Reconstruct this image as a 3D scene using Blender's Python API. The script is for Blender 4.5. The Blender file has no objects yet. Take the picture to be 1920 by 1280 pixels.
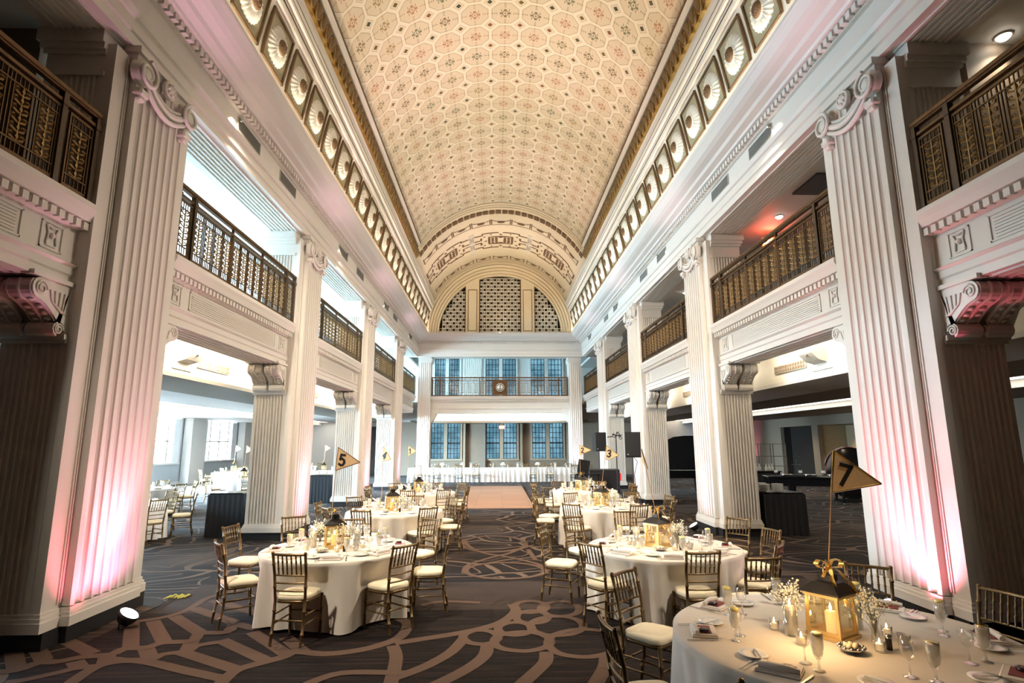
import bpy, math, random
from math import sin, cos, pi, radians, sqrt, atan2
from mathutils import Vector, Matrix, Euler
random.seed(7)
scn = bpy.context.scene
COL = scn.collection

# ---------------------------------------------------------------- camera
cam_d = bpy.data.cameras.new('camera')
cam = bpy.data.objects.new('camera', cam_d)
COL.objects.link(cam)
cam_d.sensor_width = 36.0
cam_d.lens = 1053.0 / 1920.0 * 36.0
cam_d.clip_start = 0.05
cam_d.clip_end = 300
_p, _y, _r = 0.1796, 0.028, -0.004
_fw = Vector((sin(_y) * cos(_p), cos(_y) * cos(_p), sin(_p)))
_rt = Vector((cos(_y), -sin(_y), 0))
_up = _rt.cross(_fw)
_rt2 = _rt * cos(_r) + _up * sin(_r)
_up2 = _up * cos(_r) - _rt * sin(_r)
_m = Matrix((_rt2, _up2, -_fw)).transposed().to_4x4()
_m.translation = Vector((-0.21, 0, 2.05))
cam.matrix_world = _m
scn.camera = cam

# ---------------------------------------------------------------- exposure / world
vs = scn.view_settings
scn.display_settings.display_device = 'sRGB'
vs.view_transform = 'Standard'
vs.look = 'None'
vs.exposure = 1.2
vs.gamma = 1.0
vs.use_curve_mapping = False
try:
    scn.cycles.max_bounces = 7
    scn.cycles.diffuse_bounces = 4
    scn.cycles.glossy_bounces = 3
    scn.cycles.transmission_bounces = 4
    scn.cycles.transparent_max_bounces = 12
    scn.cycles.sample_clamp_indirect = 6.0
    scn.cycles.caustics_reflective = False
    scn.cycles.caustics_refractive = False
    scn.cycles.use_denoising = True
except Exception:
    pass
w = bpy.data.worlds.new('world')
scn.world = w
w.use_nodes = True
w.node_tree.nodes['Background'].inputs[0].default_value = (0.04, 0.05, 0.06, 1)
w.node_tree.nodes['Background'].inputs[1].default_value = 1.0

# ---------------------------------------------------------------- lights of the hall
def area(name, loc, size, size_y, power, color, direction, spread=pi):
    d = bpy.data.lights.new(name, 'AREA')
    d.shape = 'RECTANGLE'
    d.size, d.size_y = size, size_y
    d.energy = power
    d.color = color
    d.spread = spread
    o = bpy.data.objects.new(name, d)
    COL.objects.link(o)
    o.location = loc
    z = -Vector(direction).normalized()
    # keep local X along the world Y axis when possible
    x = Vector((0, 1, 0))
    if abs(z.dot(x)) > .95:
        x = Vector((1, 0, 0))
    x = (x - z * x.dot(z)).normalized()
    y = z.cross(x)
    o.matrix_world = Matrix.Translation(loc) @ Matrix((x, y, z)).transposed().to_4x4()
    return o

def spot(name, loc, target, power, color, angle, blend=.6, r=.05):
    d = bpy.data.lights.new(name, 'SPOT')
    d.energy = power
    d.color = color
    d.spot_size = radians(angle)
    d.spot_blend = blend
    d.shadow_soft_size = r
    o = bpy.data.objects.new(name, d)
    COL.objects.link(o)
    o.location = loc
    o.rotation_euler = (Vector(target) - Vector(loc)).to_track_quat('-Z', 'Y').to_euler()
    return o

WARM = (1.0, .80, .52)
WARM2 = (1.0, .87, .68)
DAY = (.52, .79, 1.0)
W, Y0, SP, PD = 4.77, 6.27, 6.61, 1.66          # nave half width, first pier, bay, pier depth
PY = [Y0 + SP * i for i in range(4)]             # piers 0..3
YE = Y0 + SP * 4                                 # end wall plane
ZF0, ZF1, ZR = 3.82, 4.78, 5.92                  # gallery fascia bottom, ledge, rail top
ZB = 7.05                                        # underside of the great beam
ZC, RV = 8.30, 4.25                              # vault springing, vault radius
# cove strips on the cornice, thrown across the vault
for s in (-1, 1):
    area('cove_light', (s * 4.19, 17.2, 8.335), 30.5, .05, 235, (1.0, .88, .70), (-s * .9, 0, .55), radians(150))
area('cove_light', (0, 31.7, 8.335), 7.4, .05, 30, (1.0, .79, .52), (0, .3, 1), radians(150))
# strips behind the gallery beams, washing the bulkheads
for s in (-1, 1):
    for i in range(0, 4):
        y = PY[i] + PD + (SP - PD) / 2
        area('bulkhead_light', (s * 5.78, y, 4.0), 4.6, .06, 120 if s < 0 else 36, WARM2, (s, 0, -.05))
area('bulkhead_light', (0, 33.95, 4.0), 7.6, .06, 65, WARM2, (0, 1, -.05))
# daylight through the side room windows and the gallery windows
for y, pw in ((9.5, 400), (13.3, 1100), (18.0, 1900), (22.7, 3400), (27.0, 3800)):
    area('window_daylight', (-16.7, y, 2.5), 4.0, 1.8, pw, DAY, (1, .5 if y > 20 else .1, -.78), radians(96 if y > 20 else 116))
for y in (13.0, 19.4, 26.0, 32.6, 36.6):
    area('gallery_daylight', (-9.3, y, 5.9), 4.4, 1.6, 300, (.42, .74, .95), (1, 0, .22), radians(120))
# LED uplights at the pier feet, several beams each, washing the pilasters
UP = []
for s in (-1, 1):
    for i in range(0, 4):
        yc = PY[i] + PD / 2 + (.0)
        colr = (1.0, .55, .74) if s < 0 else (1.0, .68, .80)
        p = 650
        tgt = (s * 4.72, yc, 6.5)
        UP.append((s, i, yc))
        spot('uplight_beam', (s * (W - .36), yc - .1, .22), (s * 3.25, yc, 7.6), p, colr, 30, 1.0, .08)
        spot('uplight_beam', (s * (W - .36), yc - .1, .22), (s * 4.80, yc, 2.6), 150 if s < 0 else (28 if i == 0 else 60), colr, 56, 1.0, .10)
        spot('uplight_beam', (s * (W - .36), yc - .1, .22), (s * 4.76, yc, 2.0), 40 if s < 0 else 16, (1.0, .30, .55) if s < 0 else (1.0, .45, .60), 130, 1.0, .10)
        if i == 0:
            spot('uplight_beam', (s * (W - .30), yc - .55, .16), (s * 4.80, yc - .4, 1.0) , 40 if s < 0 else 170, (1.0, .13, .20), 80, 1.0, .05)
spot('uplight_beam', (-4.45, YE - .5, .22), (-4.4, YE, 6.0), 130, (1.0, .62, .80), 60, .9)
spot('uplight_beam', (4.45, YE - .5, .22), (4.4, YE, 6.0), 110, (1.0, .80, .90), 60, .9)
# the small spotlights clipped under the cornice, turned down on the tables
for s in (-1, 1):
    for y in (8.9, 15.6, 22.2, 28.8):
        spot('cornice_fill_beam', (s * 4.68, y, 7.62), (-s * 1.2, y + 4.2, 1.0), {8.9: 1500, 15.6: 1050, 22.2: 420, 28.8: 150}[y], (1.0, .84, .66), 125, 1.0, .12)
for s in (-1, 1):  # added fill from out of view, aimed at the front tables
    spot('cornice_fill_beam', (s * 4.68, 2.3, 7.62), (s * 2.0, 7.2, .7), 1300 if s < 0 else 800, (1.0, .88, .72), 46, .9, .12)
for x in (-2.4, 0, 2.4):  # added lamps without fixtures, to warm the end wall
    spot('down_beam', (x, 36.9, 3.38), (x, 37.4, 0), 20, WARM2, 130, .8, .08)
# right gallery and right room downlights
for p in ((6.27, 6.2, 7.1), (6.27, 12.0, 7.1), (6.3, 18.6, 7.1), (6.3, 25.2, 7.1)):
    spot('down_beam', p, (p[0], p[1], 0), 40, WARM2, 120, .8, .08)
for p in ((13.5, 17.5, 3.3), (13.5, 24.5, 3.3), (15.5, 31, 3.3), (10.5, 12.5, 3.3), (15.5, 23.0, 3.3)):
    spot('down_beam', p, (p[0], p[1], 0), 90, WARM, 130, .8, .08)
spot('pink_beam', (16.2, 37.2, .2), (16.95, 37.6, 3.0), 160, (1.0, .25, .50), 60, .9)

# ---------------------------------------------------------------- mesh helpers
class MB:
    def __init__(s):
        s.v = []; s.f = []; s.sm = []; s.mi = []; s.M = None; s.mat = 0
    def add(s, vs_, fs, smooth=False):
        o = len(s.v)
        if s.M is not None:
            vs_ = [s.M @ Vector(p) for p in vs_]
        s.v += [tuple(p) for p in vs_]
        for f in fs:
            s.f.append(tuple(i + o for i in f)); s.sm.append(smooth); s.mi.append(s.mat)
        return s
    def box(s, x0, x1, y0, y1, z0, z1):
        v = [(x, y, z) for x in (x0, x1) for y in (y0, y1) for z in (z0, z1)]
        return s.add(v, [(0, 1, 3, 2), (4, 6, 7, 5), (0, 4, 5, 1), (2, 3, 7, 6), (0, 2, 6, 4), (1, 5, 7, 3)])
    def rbox(s, x0, x1, y0, y1, z0, z1, b):
        # box with chamfered edges
        pr = [(x0 + b, y0), (x1 - b, y0), (x1, y0 + b), (x1, y1 - b), (x1 - b, y1), (x0 + b, y1), (x0, y1 - b), (x0, y0 + b)]
        pi_ = [(x0 + b, y0 + b), (x1 - b, y0 + b), (x1 - b, y0 + b), (x1 - b, y1 - b), (x1 - b, y1 - b), (x0 + b, y1 - b), (x0 + b, y1 - b), (x0 + b, y0 + b)]
        v = [(x, y, z0) for x, y in pi_] + [(x, y, z0 + b) for x, y in pr] + [(x, y, z1 - b) for x, y in pr] + [(x, y, z1) for x, y in pi_]
        fs = []
        for k in range(3):
            for i in range(8):
                j = (i + 1) % 8
                fs.append((k * 8 + i, k * 8 + j, (k + 1) * 8 + j, (k + 1) * 8 + i))
        fs.append(tuple(range(7, -1, -1))); fs.append(tuple(24 + i for i in range(8)))
        return s.add(v, fs)
    def prism(s, poly, z0, z1, smooth=False, caps=True):
        n = len(poly)
        v = [(x, y, z0) for x, y in poly] + [(x, y, z1) for x, y in poly]
        fs = [(i, (i + 1) % n, n + (i + 1) % n, n + i) for i in range(n)]
        s.add(v, fs, smooth)
        if caps:
            s.add(v, [tuple(range(n - 1, -1, -1)), tuple(range(n, 2 * n))])
        return s
    def extrude_y(s, prof, y0, y1, caps=True):
        # prof: list of (x, z)
        n = len(prof)
        v = [(x, y0, z) for x, z in prof] + [(x, y1, z) for x, z in prof]
        fs = [(i, (i + 1) % n, n + (i + 1) % n, n + i) for i in range(n)]
        s.add(v, fs)
        if caps:
            s.add(v, [tuple(range(n)), tuple(range(2 * n - 1, n - 1, -1))])
        return s
    def extrude_x(s, prof, x0, x1, caps=True):
        n = len(prof)
        v = [(x0, y, z) for y, z in prof] + [(x1, y, z) for y, z in prof]
        fs = [(i, (i + 1) % n, n + (i + 1) % n, n + i) for i in range(n)]
        s.add(v, fs)
        if caps:
            s.add(v, [tuple(range(n)), tuple(range(2 * n - 1, n - 1, -1))])
        return s
    def lathe(s, prof, seg=16, c=(0, 0, 0), a0=0, a1=2 * pi, smooth=True, sx=1, sy=1):
        full = abs(a1 - a0 - 2 * pi) < 1e-6
        m = seg if full else seg + 1
        v = []
        for r, z in prof:
            for k in range(m):
                a = a0 + (a1 - a0) * k / seg
                v.append((c[0] + r * cos(a) * sx, c[1] + r * sin(a) * sy, c[2] + z))
        fs = []
        for i in range(len(prof) - 1):
            for k in range(seg):
                k2 = (k + 1) % m
                fs.append((i * m + k, i * m + k2, (i + 1) * m + k2, (i + 1) * m + k))
        s.add(v, fs, smooth)
        if full and prof[0][0] > 1e-5:
            s.add(v[:m], [tuple(range(m - 1, -1, -1))])
        return s
    def tube(s, pts, r, seg=6, closed=False, smooth=True):
        pts = [Vector(p) for p in pts]
        n = len(pts)
        rs = r if isinstance(r, (list, tuple)) else [r] * n
        v = []
        up = None
        for i, p in enumerate(pts):
            if closed:
                t = pts[(i + 1) % n] - pts[i - 1]
            else:
                t = pts[min(i + 1, n - 1)] - pts[max(i - 1, 0)]
            if t.length < 1e-9: t = Vector((0, 0, 1))
            t.normalize()
            if up is None:
                up = Vector((0, 0, 1)) if abs(t.z) < .9 else Vector((1, 0, 0))
            a = t.cross(up)
            if a.length < 1e-4: a = t.cross(Vector((0, 1, 0)))
            a.normalize(); b = a.cross(t).normalized(); up = b
            for k in range(seg):
                an = 2 * pi * k / seg
                v.append(p + (a * cos(an) + b * sin(an)) * rs[i])
        fs = []
        for i in range(n if closed else n - 1):
            j = (i + 1) % n
            for k in range(seg):
                k2 = (k + 1) % seg
                fs.append((i * seg + k, i * seg + k2, j * seg + k2, j * seg + k))
        s.add(v, fs, smooth)
        if not closed:
            s.add(v[:seg], [tuple(range(seg - 1, -1, -1))]); s.add(v[-seg:], [tuple(range(seg))])
        return s
    def bar(s, p0, p1, w_, h_):
        # rectangular bar from p0 to p1
        p0, p1 = Vector(p0), Vector(p1)
        t = (p1 - p0).normalized()
        up = Vector((0, 0, 1)) if abs(t.z) < .9 else Vector((0, 1, 0))
        a = t.cross(up).normalized(); b = a.cross(t)
        v = [p + a * (sx * w_ / 2) + b * (sz * h_ / 2) for p in (p0, p1) for sx, sz in ((-1, -1), (1, -1), (1, 1), (-1, 1))]
        return s.add(v, [(0, 3, 2, 1), (4, 5, 6, 7), (0, 1, 5, 4), (1, 2, 6, 5), (2, 3, 7, 6), (3, 0, 4, 7)])
    def sphere(s, c, r, seg=10, rings=6, sz=1.0):
        prof = [(max(r * cos(a), 1e-6), r * sin(a) * sz) for a in [-pi / 2 + pi * i / rings for i in range(rings + 1)]]
        return s.lathe(prof, seg, c)
    def build(s, name, mats):
        me = bpy.data.meshes.new(name)
        me.from_pydata(s.v, [], s.f)
        for i, p in enumerate(me.polygons):
            p.use_smooth = s.sm[i]
            p.material_index = s.mi[i]
        for m_ in (mats if isinstance(mats, (list, tuple)) else [mats]):
            me.materials.append(m_)
        me.update()
        return me

KIDS = {}                                            # parent -> its children, for quick copying
def adopt(o, parent):
    o.parent = parent
    KIDS.setdefault(parent.name, []).append(o)
def obj(name, me, mats=None, parent=None, loc=None, rz=None, label=None):
    if isinstance(me, MB):
        me = me.build(name, mats)
    o = bpy.data.objects.new(name, me)
    COL.objects.link(o)
    if parent is not None: adopt(o, parent)
    if loc is not None: o.location = loc
    if rz is not None: o.rotation_euler = (0, 0, rz)
    if label: o['label'] = label
    return o

def thing(name, label, cat, loc=(0, 0, 0), rz=0, group=None):
    o = bpy.data.objects.new(name, None)
    o.empty_display_size = .1
    COL.objects.link(o)
    o.location = loc; o.rotation_euler = (0, 0, rz)
    o['label'] = label; o['category'] = cat
    if group: o['group'] = group
    return o

def tag(o, label, cat, group=None):
    o['label'] = label; o['category'] = cat
    if group: o['group'] = group
    return o

def struct(name, me, mats=None, parent=None, **k):
    o = obj(name, me, mats, parent, **k)
    if parent is None: o['kind'] = 'structure'
    return o

def dup(root, loc=None, rz=None, label=None, group=None):
    r_ = root.copy(); COL.objects.link(r_)
    if loc is not None: r_.location = loc
    if rz is not None: r_.rotation_euler = (0, 0, rz)
    if label: r_['label'] = label
    if group: r_['group'] = group
    for ch in KIDS.get(root.name, ()):
        c = ch.copy(); COL.objects.link(c); adopt(c, r_)
        for g in KIDS.get(ch.name, ()):
            d = g.copy(); COL.objects.link(d); adopt(d, c)
    return r_

# ---------------------------------------------------------------- materials
class S:                                            # tiny expression wrapper over shader math nodes
    nt = None
    def __init__(s, sock): s.s = sock
    @staticmethod
    def op(o, *a):
        n = S.nt.nodes.new('ShaderNodeMath'); n.operation = o
        for i, x in enumerate(a):
            if isinstance(x, S): S.nt.links.new(x.s, n.inputs[i])
            else: n.inputs[i].default_value = x
        return S(n.outputs[0])
    def __add__(s, b): return S.op('ADD', s, b)
    def __radd__(s, b): return S.op('ADD', s, b)
    def __sub__(s, b): return S.op('SUBTRACT', s, b)
    def __rsub__(s, b): return S.op('SUBTRACT', b, s)
    def __mul__(s, b): return S.op('MULTIPLY', s, b)
    def __rmul__(s, b): return S.op('MULTIPLY', s, b)
    def __truediv__(s, b): return S.op('DIVIDE', s, b)
    def lt(s, b): return S.op('LESS_THAN', s, b)
    def gt(s, b): return S.op('GREATER_THAN', s, b)
    def abs(s): return S.op('ABSOLUTE', s)
def smax(a, b): return S.op('MAXIMUM', a, b)
def smin(a, b): return S.op('MINIMUM', a, b)
def mixc(nt, fac, a, b):
    n = nt.nodes.new('ShaderNodeMix'); n.data_type = 'RGBA'
    for sock, x in ((n.inputs[0], fac), (n.inputs[6], a), (n.inputs[7], b)):
        if isinstance(x, S): nt.links.new(x.s, sock)
        elif hasattr(x, 'is_output'): nt.links.new(x, sock)
        elif isinstance(x, (int, float)): sock.default_value = x
        else: sock.default_value = (*x, 1)
    return n.outputs[2]

def base_mat(name):
    m = bpy.data.materials.new(name); m.use_nodes = True
    nt = m.node_tree; b = nt.nodes['Principled BSDF']
    S.nt = nt
    return m, nt, b
def objco(nt):
    return nt.nodes.new('ShaderNodeTexCoord').outputs['Object']
def noise(nt, co, scale, detail=3, rough=.5):
    n = nt.nodes.new('ShaderNodeTexNoise'); n.inputs['Scale'].default_value = scale
    n.inputs['Detail'].default_value = detail; n.inputs['Roughness'].default_value = rough
    nt.links.new(co, n.inputs['Vector'])
    return n.outputs['Fac']

def mat(name, col, rough=.5, metal=0.0, spec=.5, emis=0, ecol=None, var=.08, vscale=6, bump=0, bscale=60, trans=0, alpha=1, sheen=0):
    m, nt, b = base_mat(name)
    co = objco(nt)
    if var:
        f = noise(nt, co, vscale, 3)
        lo = tuple(c * (1 - var) for c in col); hi = tuple(min(1, c * (1 + var)) for c in col)
        nt.links.new(mixc(nt, S(f), lo, hi), b.inputs['Base Color'])
    else:
        b.inputs['Base Color'].default_value = (*col, 1)
    b.inputs['Roughness'].default_value = rough
    b.inputs['Metallic'].default_value = metal
    b.inputs['Specular IOR Level'].default_value = spec
    if emis:
        b.inputs['Emission Color'].default_value = (*(ecol or col), 1)
        b.inputs['Emission Strength'].default_value = emis
    if bump:
        f = noise(nt, co, bscale, 2)
        n = nt.nodes.new('ShaderNodeBump'); n.inputs['Strength'].default_value = bump
        n.inputs['Distance'].default_value = .01
        nt.links.new(f, n.inputs['Height']); nt.links.new(n.outputs[0], b.inputs['Normal'])
    if sheen: b.inputs['Sheen Weight'].default_value = sheen
    return m

def glass_mat(name, tint=(1, 1, 1), gloss=.5, op=.04, ocol=(.9, .9, .9)):
    m = bpy.data.materials.new(name); m.use_nodes = True
    nt = m.node_tree
    for n in list(nt.nodes):
        if n.type != 'OUTPUT_MATERIAL': nt.nodes.remove(n)
    out = [n for n in nt.nodes if n.type == 'OUTPUT_MATERIAL'][0]
    tr = nt.nodes.new('ShaderNodeBsdfTransparent'); tr.inputs[0].default_value = (*tint, 1)
    gl = nt.nodes.new('ShaderNodeBsdfGlossy'); gl.inputs['Roughness'].default_value = .03
    df = nt.nodes.new('ShaderNodeBsdfDiffuse'); df.inputs[0].default_value = (*ocol, 1)
    lw = nt.nodes.new('ShaderNodeLayerWeight'); lw.inputs[0].default_value = gloss
    m1 = nt.nodes.new('ShaderNodeMixShader'); m2 = nt.nodes.new('ShaderNodeMixShader')
    nt.links.new(lw.outputs['Facing'], m1.inputs[0]); nt.links.new(tr.outputs[0], m1.inputs[1]); nt.links.new(gl.outputs[0], m1.inputs[2])
    m2.inputs[0].default_value = op
    nt.links.new(m1.outputs[0], m2.inputs[1]); nt.links.new(df.outputs[0], m2.inputs[2])
    nt.links.new(m2.outputs[0], out.inputs[0])
    return m

M = {}
M['white'] = mat('white_paint', (.66, .625, .575), .45, var=.03, vscale=2)
M['wall'] = mat('wall_paint', (.68, .66, .63), .6, var=.03, vscale=1)
M['cream'] = mat('cream_plaster', (.74, .64, .46), .55, var=.05, vscale=3)
M['creamlight'] = mat('pale_plaster', (.80, .76, .66), .5, var=.04)
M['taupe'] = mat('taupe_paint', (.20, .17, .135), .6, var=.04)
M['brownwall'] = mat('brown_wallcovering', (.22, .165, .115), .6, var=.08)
M['darkwall'] = mat('dark_panelling', (.028, .022, .018), .9, var=.1, spec=.1)
M['plinth'] = mat('black_plinth', (.012, .011, .012), .5)
M['bronze'] = mat('aged_bronze', (.12, .066, .028), .42, .75, var=.35, vscale=14)
M['bronzegold'] = mat('rubbed_gold', (.30, .185, .065), .45, .65, var=.3, vscale=20)
M['darkbronze'] = mat('dark_bronze', (.075, .045, .022), .45, .5, var=.3, vscale=20)
M['gold'] = mat('gilded_plaster', (.46, .27, .06), .38, .6, var=.3, vscale=25)
M['leafbronze'] = mat('bronzed_leaf', (.13, .075, .02), .45, .4, var=.35, vscale=18)
M['line'] = mat('umber_line', (.12, .07, .03), .7)
M['boss'] = mat('umber_boss', (.15, .085, .035), .6, .2, var=.4, vscale=40)
M['recess'] = mat('olive_recess', (.40, .36, .23), .6, var=.1)
M['cloth'] = mat('ivory_linen', (.66, .60, .52), .8, var=.04, bump=.15, bscale=300, sheen=.2)
M['clothwhite'] = mat('white_linen', (.66, .65, .64), .8, var=.03, bump=.1, bscale=200)
M['napkin'] = mat('blush_napkin', (.74, .68, .62), .8, var=.04)
M['maroon'] = mat('maroon_card', (.20, .03, .028), .6, var=.15, vscale=40)
M['favor'] = mat('dark_favor', (.02, .013, .015), .25)
M['pinkfavor'] = mat('favor_center', (.30, .10, .09), .4)
M['chairgold'] = mat('gold_lacquer', (.155, .095, .038), .32, .6, var=.25, vscale=12)
M['chairdark'] = mat('gold_ring', (.62, .45, .20), .25, .8, var=.2)
M['cushion'] = mat('ivory_cushion', (.80, .70, .50), .75, var=.04, bump=.1, bscale=250)
M['silver'] = mat('silver', (.55, .53, .50), .22, 1.0, var=.05)
M['china'] = mat('white_china', (.78, .76, .72), .2, var=.02)
M['black'] = mat('black_cloth', (.008, .008, .010), .8, var=.2, vscale=30)
M['blackgloss'] = mat('black_lacquer', (.006, .006, .007), .15)
M['blackmetal'] = mat('black_metal', (.012, .012, .013), .4, .3)
M['wax'] = mat('candle_wax', (.90, .74, .48), .5, emis=.30, ecol=(1.0, .66, .32), var=.03)
M['flame'] = mat('flame', (1, .85, .5), .5, emis=16, ecol=(1.0, .76, .42), var=0)
M['water'] = glass_mat('iced_water', (.97, .97, .94), .25, .38, (.92, .90, .82))
M['glass'] = glass_mat('clear_glass', (.98, .98, .97), .35, .05)
M['lanternglass'] = glass_mat('lantern_glass', (.95, .91, .80), .2, .04, (.9, .8, .55))
M['lemon'] = mat('lemon', (.75, .62, .16), .5)
M['ribbon'] = mat('gold_ribbon', (.62, .38, .08), .3, .85, var=.35, vscale=60)
M['lanterngold'] = mat('pale_gold_metal', (.66, .47, .20), .35, .7, var=.15, vscale=15)
M['burlap'] = mat('burlap', (.62, .45, .26), .85, var=.2, vscale=90, bump=.3, bscale=250)
M['glitter'] = mat('gold_glitter', (.40, .24, .05), .3, .9, var=.7, vscale=160)
M['ink'] = mat('black_ink', (.010, .008, .008), .6)
M['stem'] = mat('green_stem', (.10, .13, .05), .7)
M['bloom'] = mat('tiny_blooms', (.80, .78, .66), .7)
M['wood'] = mat('pole_wood', (.33, .19, .09), .6)
M['danceflr'] = None
M['led'] = mat('led_lens', (1, .8, 1), .4, emis=14, ecol=(1.0, .78, 1.0), var=0)
M['lamp'] = mat('lamp_lens', (1, .95, .85), .4, emis=9, ecol=(1.0, .93, .80), var=0)
M['covelens'] = mat('cove_lens', (1, .95, .85), .4, emis=1.6, ecol=(1.0, .93, .80), var=0)
M['exitred'] = mat('exit_red', (1, .12, .05), .4, emis=3.5, ecol=(1.0, .10, .03), var=0)
M['exitwhite'] = mat('exit_letter', (1, .9, .85), .4, emis=5, ecol=(1.0, .75, .65), var=0)
M['grey'] = mat('grey_plastic', (.40, .38, .34), .5)
M['ventdark'] = mat('vent_dark', (.05, .05, .048), .6)
M['redcup'] = mat('red_plastic', (.55, .02, .02), .4)
M['muntin'] = mat('dark_window_bar', (.015, .016, .02), .5)
M['tanframe'] = mat('tan_frame', (.33, .26, .18), .5)
M['greywall'] = mat('grey_wall', (.42, .46, .50), .7, var=.05)
M['curtain'] = mat('sheer_curtain', (.78, .82, .86), .8, var=.05)

# window panes: the lit street outside, seen through pale glass
def pane_mat(name, a, b, strength, scale=1.2):
    m, nt, bs = base_mat(name)
    co = objco(nt)
    f = noise(nt, co, scale, 4, .6)
    mp = S(f)
    k = S.op('MULTIPLY', S.op('SUBTRACT', mp, .42), 6.0); k.s.node.use_clamp = True
    c = mixc(nt, k, a, b)
    nt.links.new(c, bs.inputs['Emission Color']); bs.inputs['Emission Strength'].default_value = strength
    bs.inputs['Base Color'].default_value = (.02, .02, .02, 1); bs.inputs['Roughness'].default_value = .1
    return m
M['panebright'] = pane_mat('bright_window_glass', (.10, .15, .19), (.85, .95, 1), 6.0, .9)
M['paneblue'] = pane_mat('dusk_window_glass', (.045, .12, .165), (.12, .25, .33), .9, .8)

# carpet
def carpet():
    m, nt, b = base_mat('patterned_carpet')
    co = objco(nt)
    sp = nt.nodes.new('ShaderNodeSeparateXYZ'); nt.links.new(co, sp.inputs[0])
    X, Y = S(sp.outputs[0]), S(sp.outputs[1])
    mp = nt.nodes.new('ShaderNodeMapping'); mp.inputs['Scale'].default_value = (.9, 22, 1)
    nt.links.new(co, mp.inputs[0])
    st = S(noise(nt, mp.outputs[0], 1.0, 4, .7))
    st = S.op('MULTIPLY', S.op('SUBTRACT', st, .46), 5.0); st.s.node.use_clamp = True
    dark = mixc(nt, st, (.006, .0045, .0045), (.030, .019, .015))
    fine = S(noise(nt, co, 160, 2))
    # rounded cells with light bands between them (everywhere but the traced foreground)
    mv = nt.nodes.new('ShaderNodeMapping'); mv.inputs['Scale'].default_value = (.62, .95, 1); mv.inputs['Location'].default_value = (.3, .15, 0)
    nz = nt.nodes.new('ShaderNodeTexNoise'); nz.inputs['Scale'].default_value = .6
    nt.links.new(co, nz.inputs['Vector'])
    va = nt.nodes.new('ShaderNodeVectorMath'); va.operation = 'MULTIPLY_ADD'
    nt.links.new(nz.outputs['Color'], va.inputs[0]); va.inputs[1].default_value = (1.2, 1.2, 0)
    nt.links.new(co, va.inputs[2]); nt.links.new(va.outputs[0], mv.inputs[0])
    vo = nt.nodes.new('ShaderNodeTexVoronoi'); vo.feature = 'DISTANCE_TO_EDGE'; vo.voronoi_dimensions = '2D'
    vo.inputs['Scale'].default_value = 1.0; nt.links.new(mv.outputs[0], vo.inputs['Vector'])
    band = S(vo.outputs['Distance']).lt(.036)
    ring = smin(S(vo.outputs['Distance']).gt(.20), S(vo.outputs['Distance']).lt(.228))
    inside = smin(smin(Y.lt(9.2), X.abs().lt(4.55)), Y.gt(-1))
    band = smax(band, ring) * (1.0 - inside)
    # pale woven field, plus a tan strip of daylight put into the colour
    tan = (.135, .094, .068)
    c = mixc(nt, band * .9, dark, tan)
    wv = S.op('SINE', Y * 1.05 + 1.1)
    pale = S(noise(nt, va.outputs[0], .32, 1))
    pm = S.op('MULTIPLY', S.op('SUBTRACT', pale, .56), 9.0); pm.s.node.use_clamp = True
    c = mixc(nt, pm * .75 * (1.0 - inside), c, (.075, .053, .042))
    daylit = smin(smin(Y.gt(7.55), Y.lt(9.0)), X.abs().lt(4.6))
    c = mixc(nt, daylit * .5, c, (.065, .046, .037))
    c2 = mixc(nt, fine * .35, c, (.01, .008, .008))
    nt.links.new(c2, b.inputs['Base Color'])
    b.inputs['Roughness'].default_value = .8
    b.inputs['Specular IOR Level'].default_value = .08
    b.inputs['Sheen Weight'].default_value = .03; b.inputs['Sheen Roughness'].default_value = .35
    bn = nt.nodes.new('ShaderNodeBump'); bn.inputs['Strength'].default_value = .4; bn.inputs['Distance'].default_value = .01
    nt.links.new(fine.s, bn.inputs['Height']); nt.links.new(bn.outputs[0], b.inputs['Normal'])
    return m
M['carpet'] = carpet()
M['band'] = mat('carpet_band', (.088, .057, .042), .95, var=.25, vscale=150, spec=.1)

def dance():
    m, nt, b = base_mat('parquet')
    co = objco(nt)
    br = nt.nodes.new('ShaderNodeTexBrick')
    br.inputs['Scale'].default_value = 1.1; br.inputs['Color1'].default_value = (.36, .20, .12, 1)
    br.inputs['Color2'].default_value = (.30, .165, .10, 1); br.inputs['Mortar'].default_value = (.16, .09, .06, 1)
    br.inputs['Mortar Size'].default_value = .006; br.inputs['Brick Width'].default_value = 1; br.inputs['Row Height'].default_value = 1
    br.offset = 0
    nt.links.new(co, br.inputs[0]); nt.links.new(br.outputs[0], b.inputs['Base Color'])
    b.inputs['Roughness'].default_value = .45
    return m
M['danceflr'] = dance()

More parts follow.
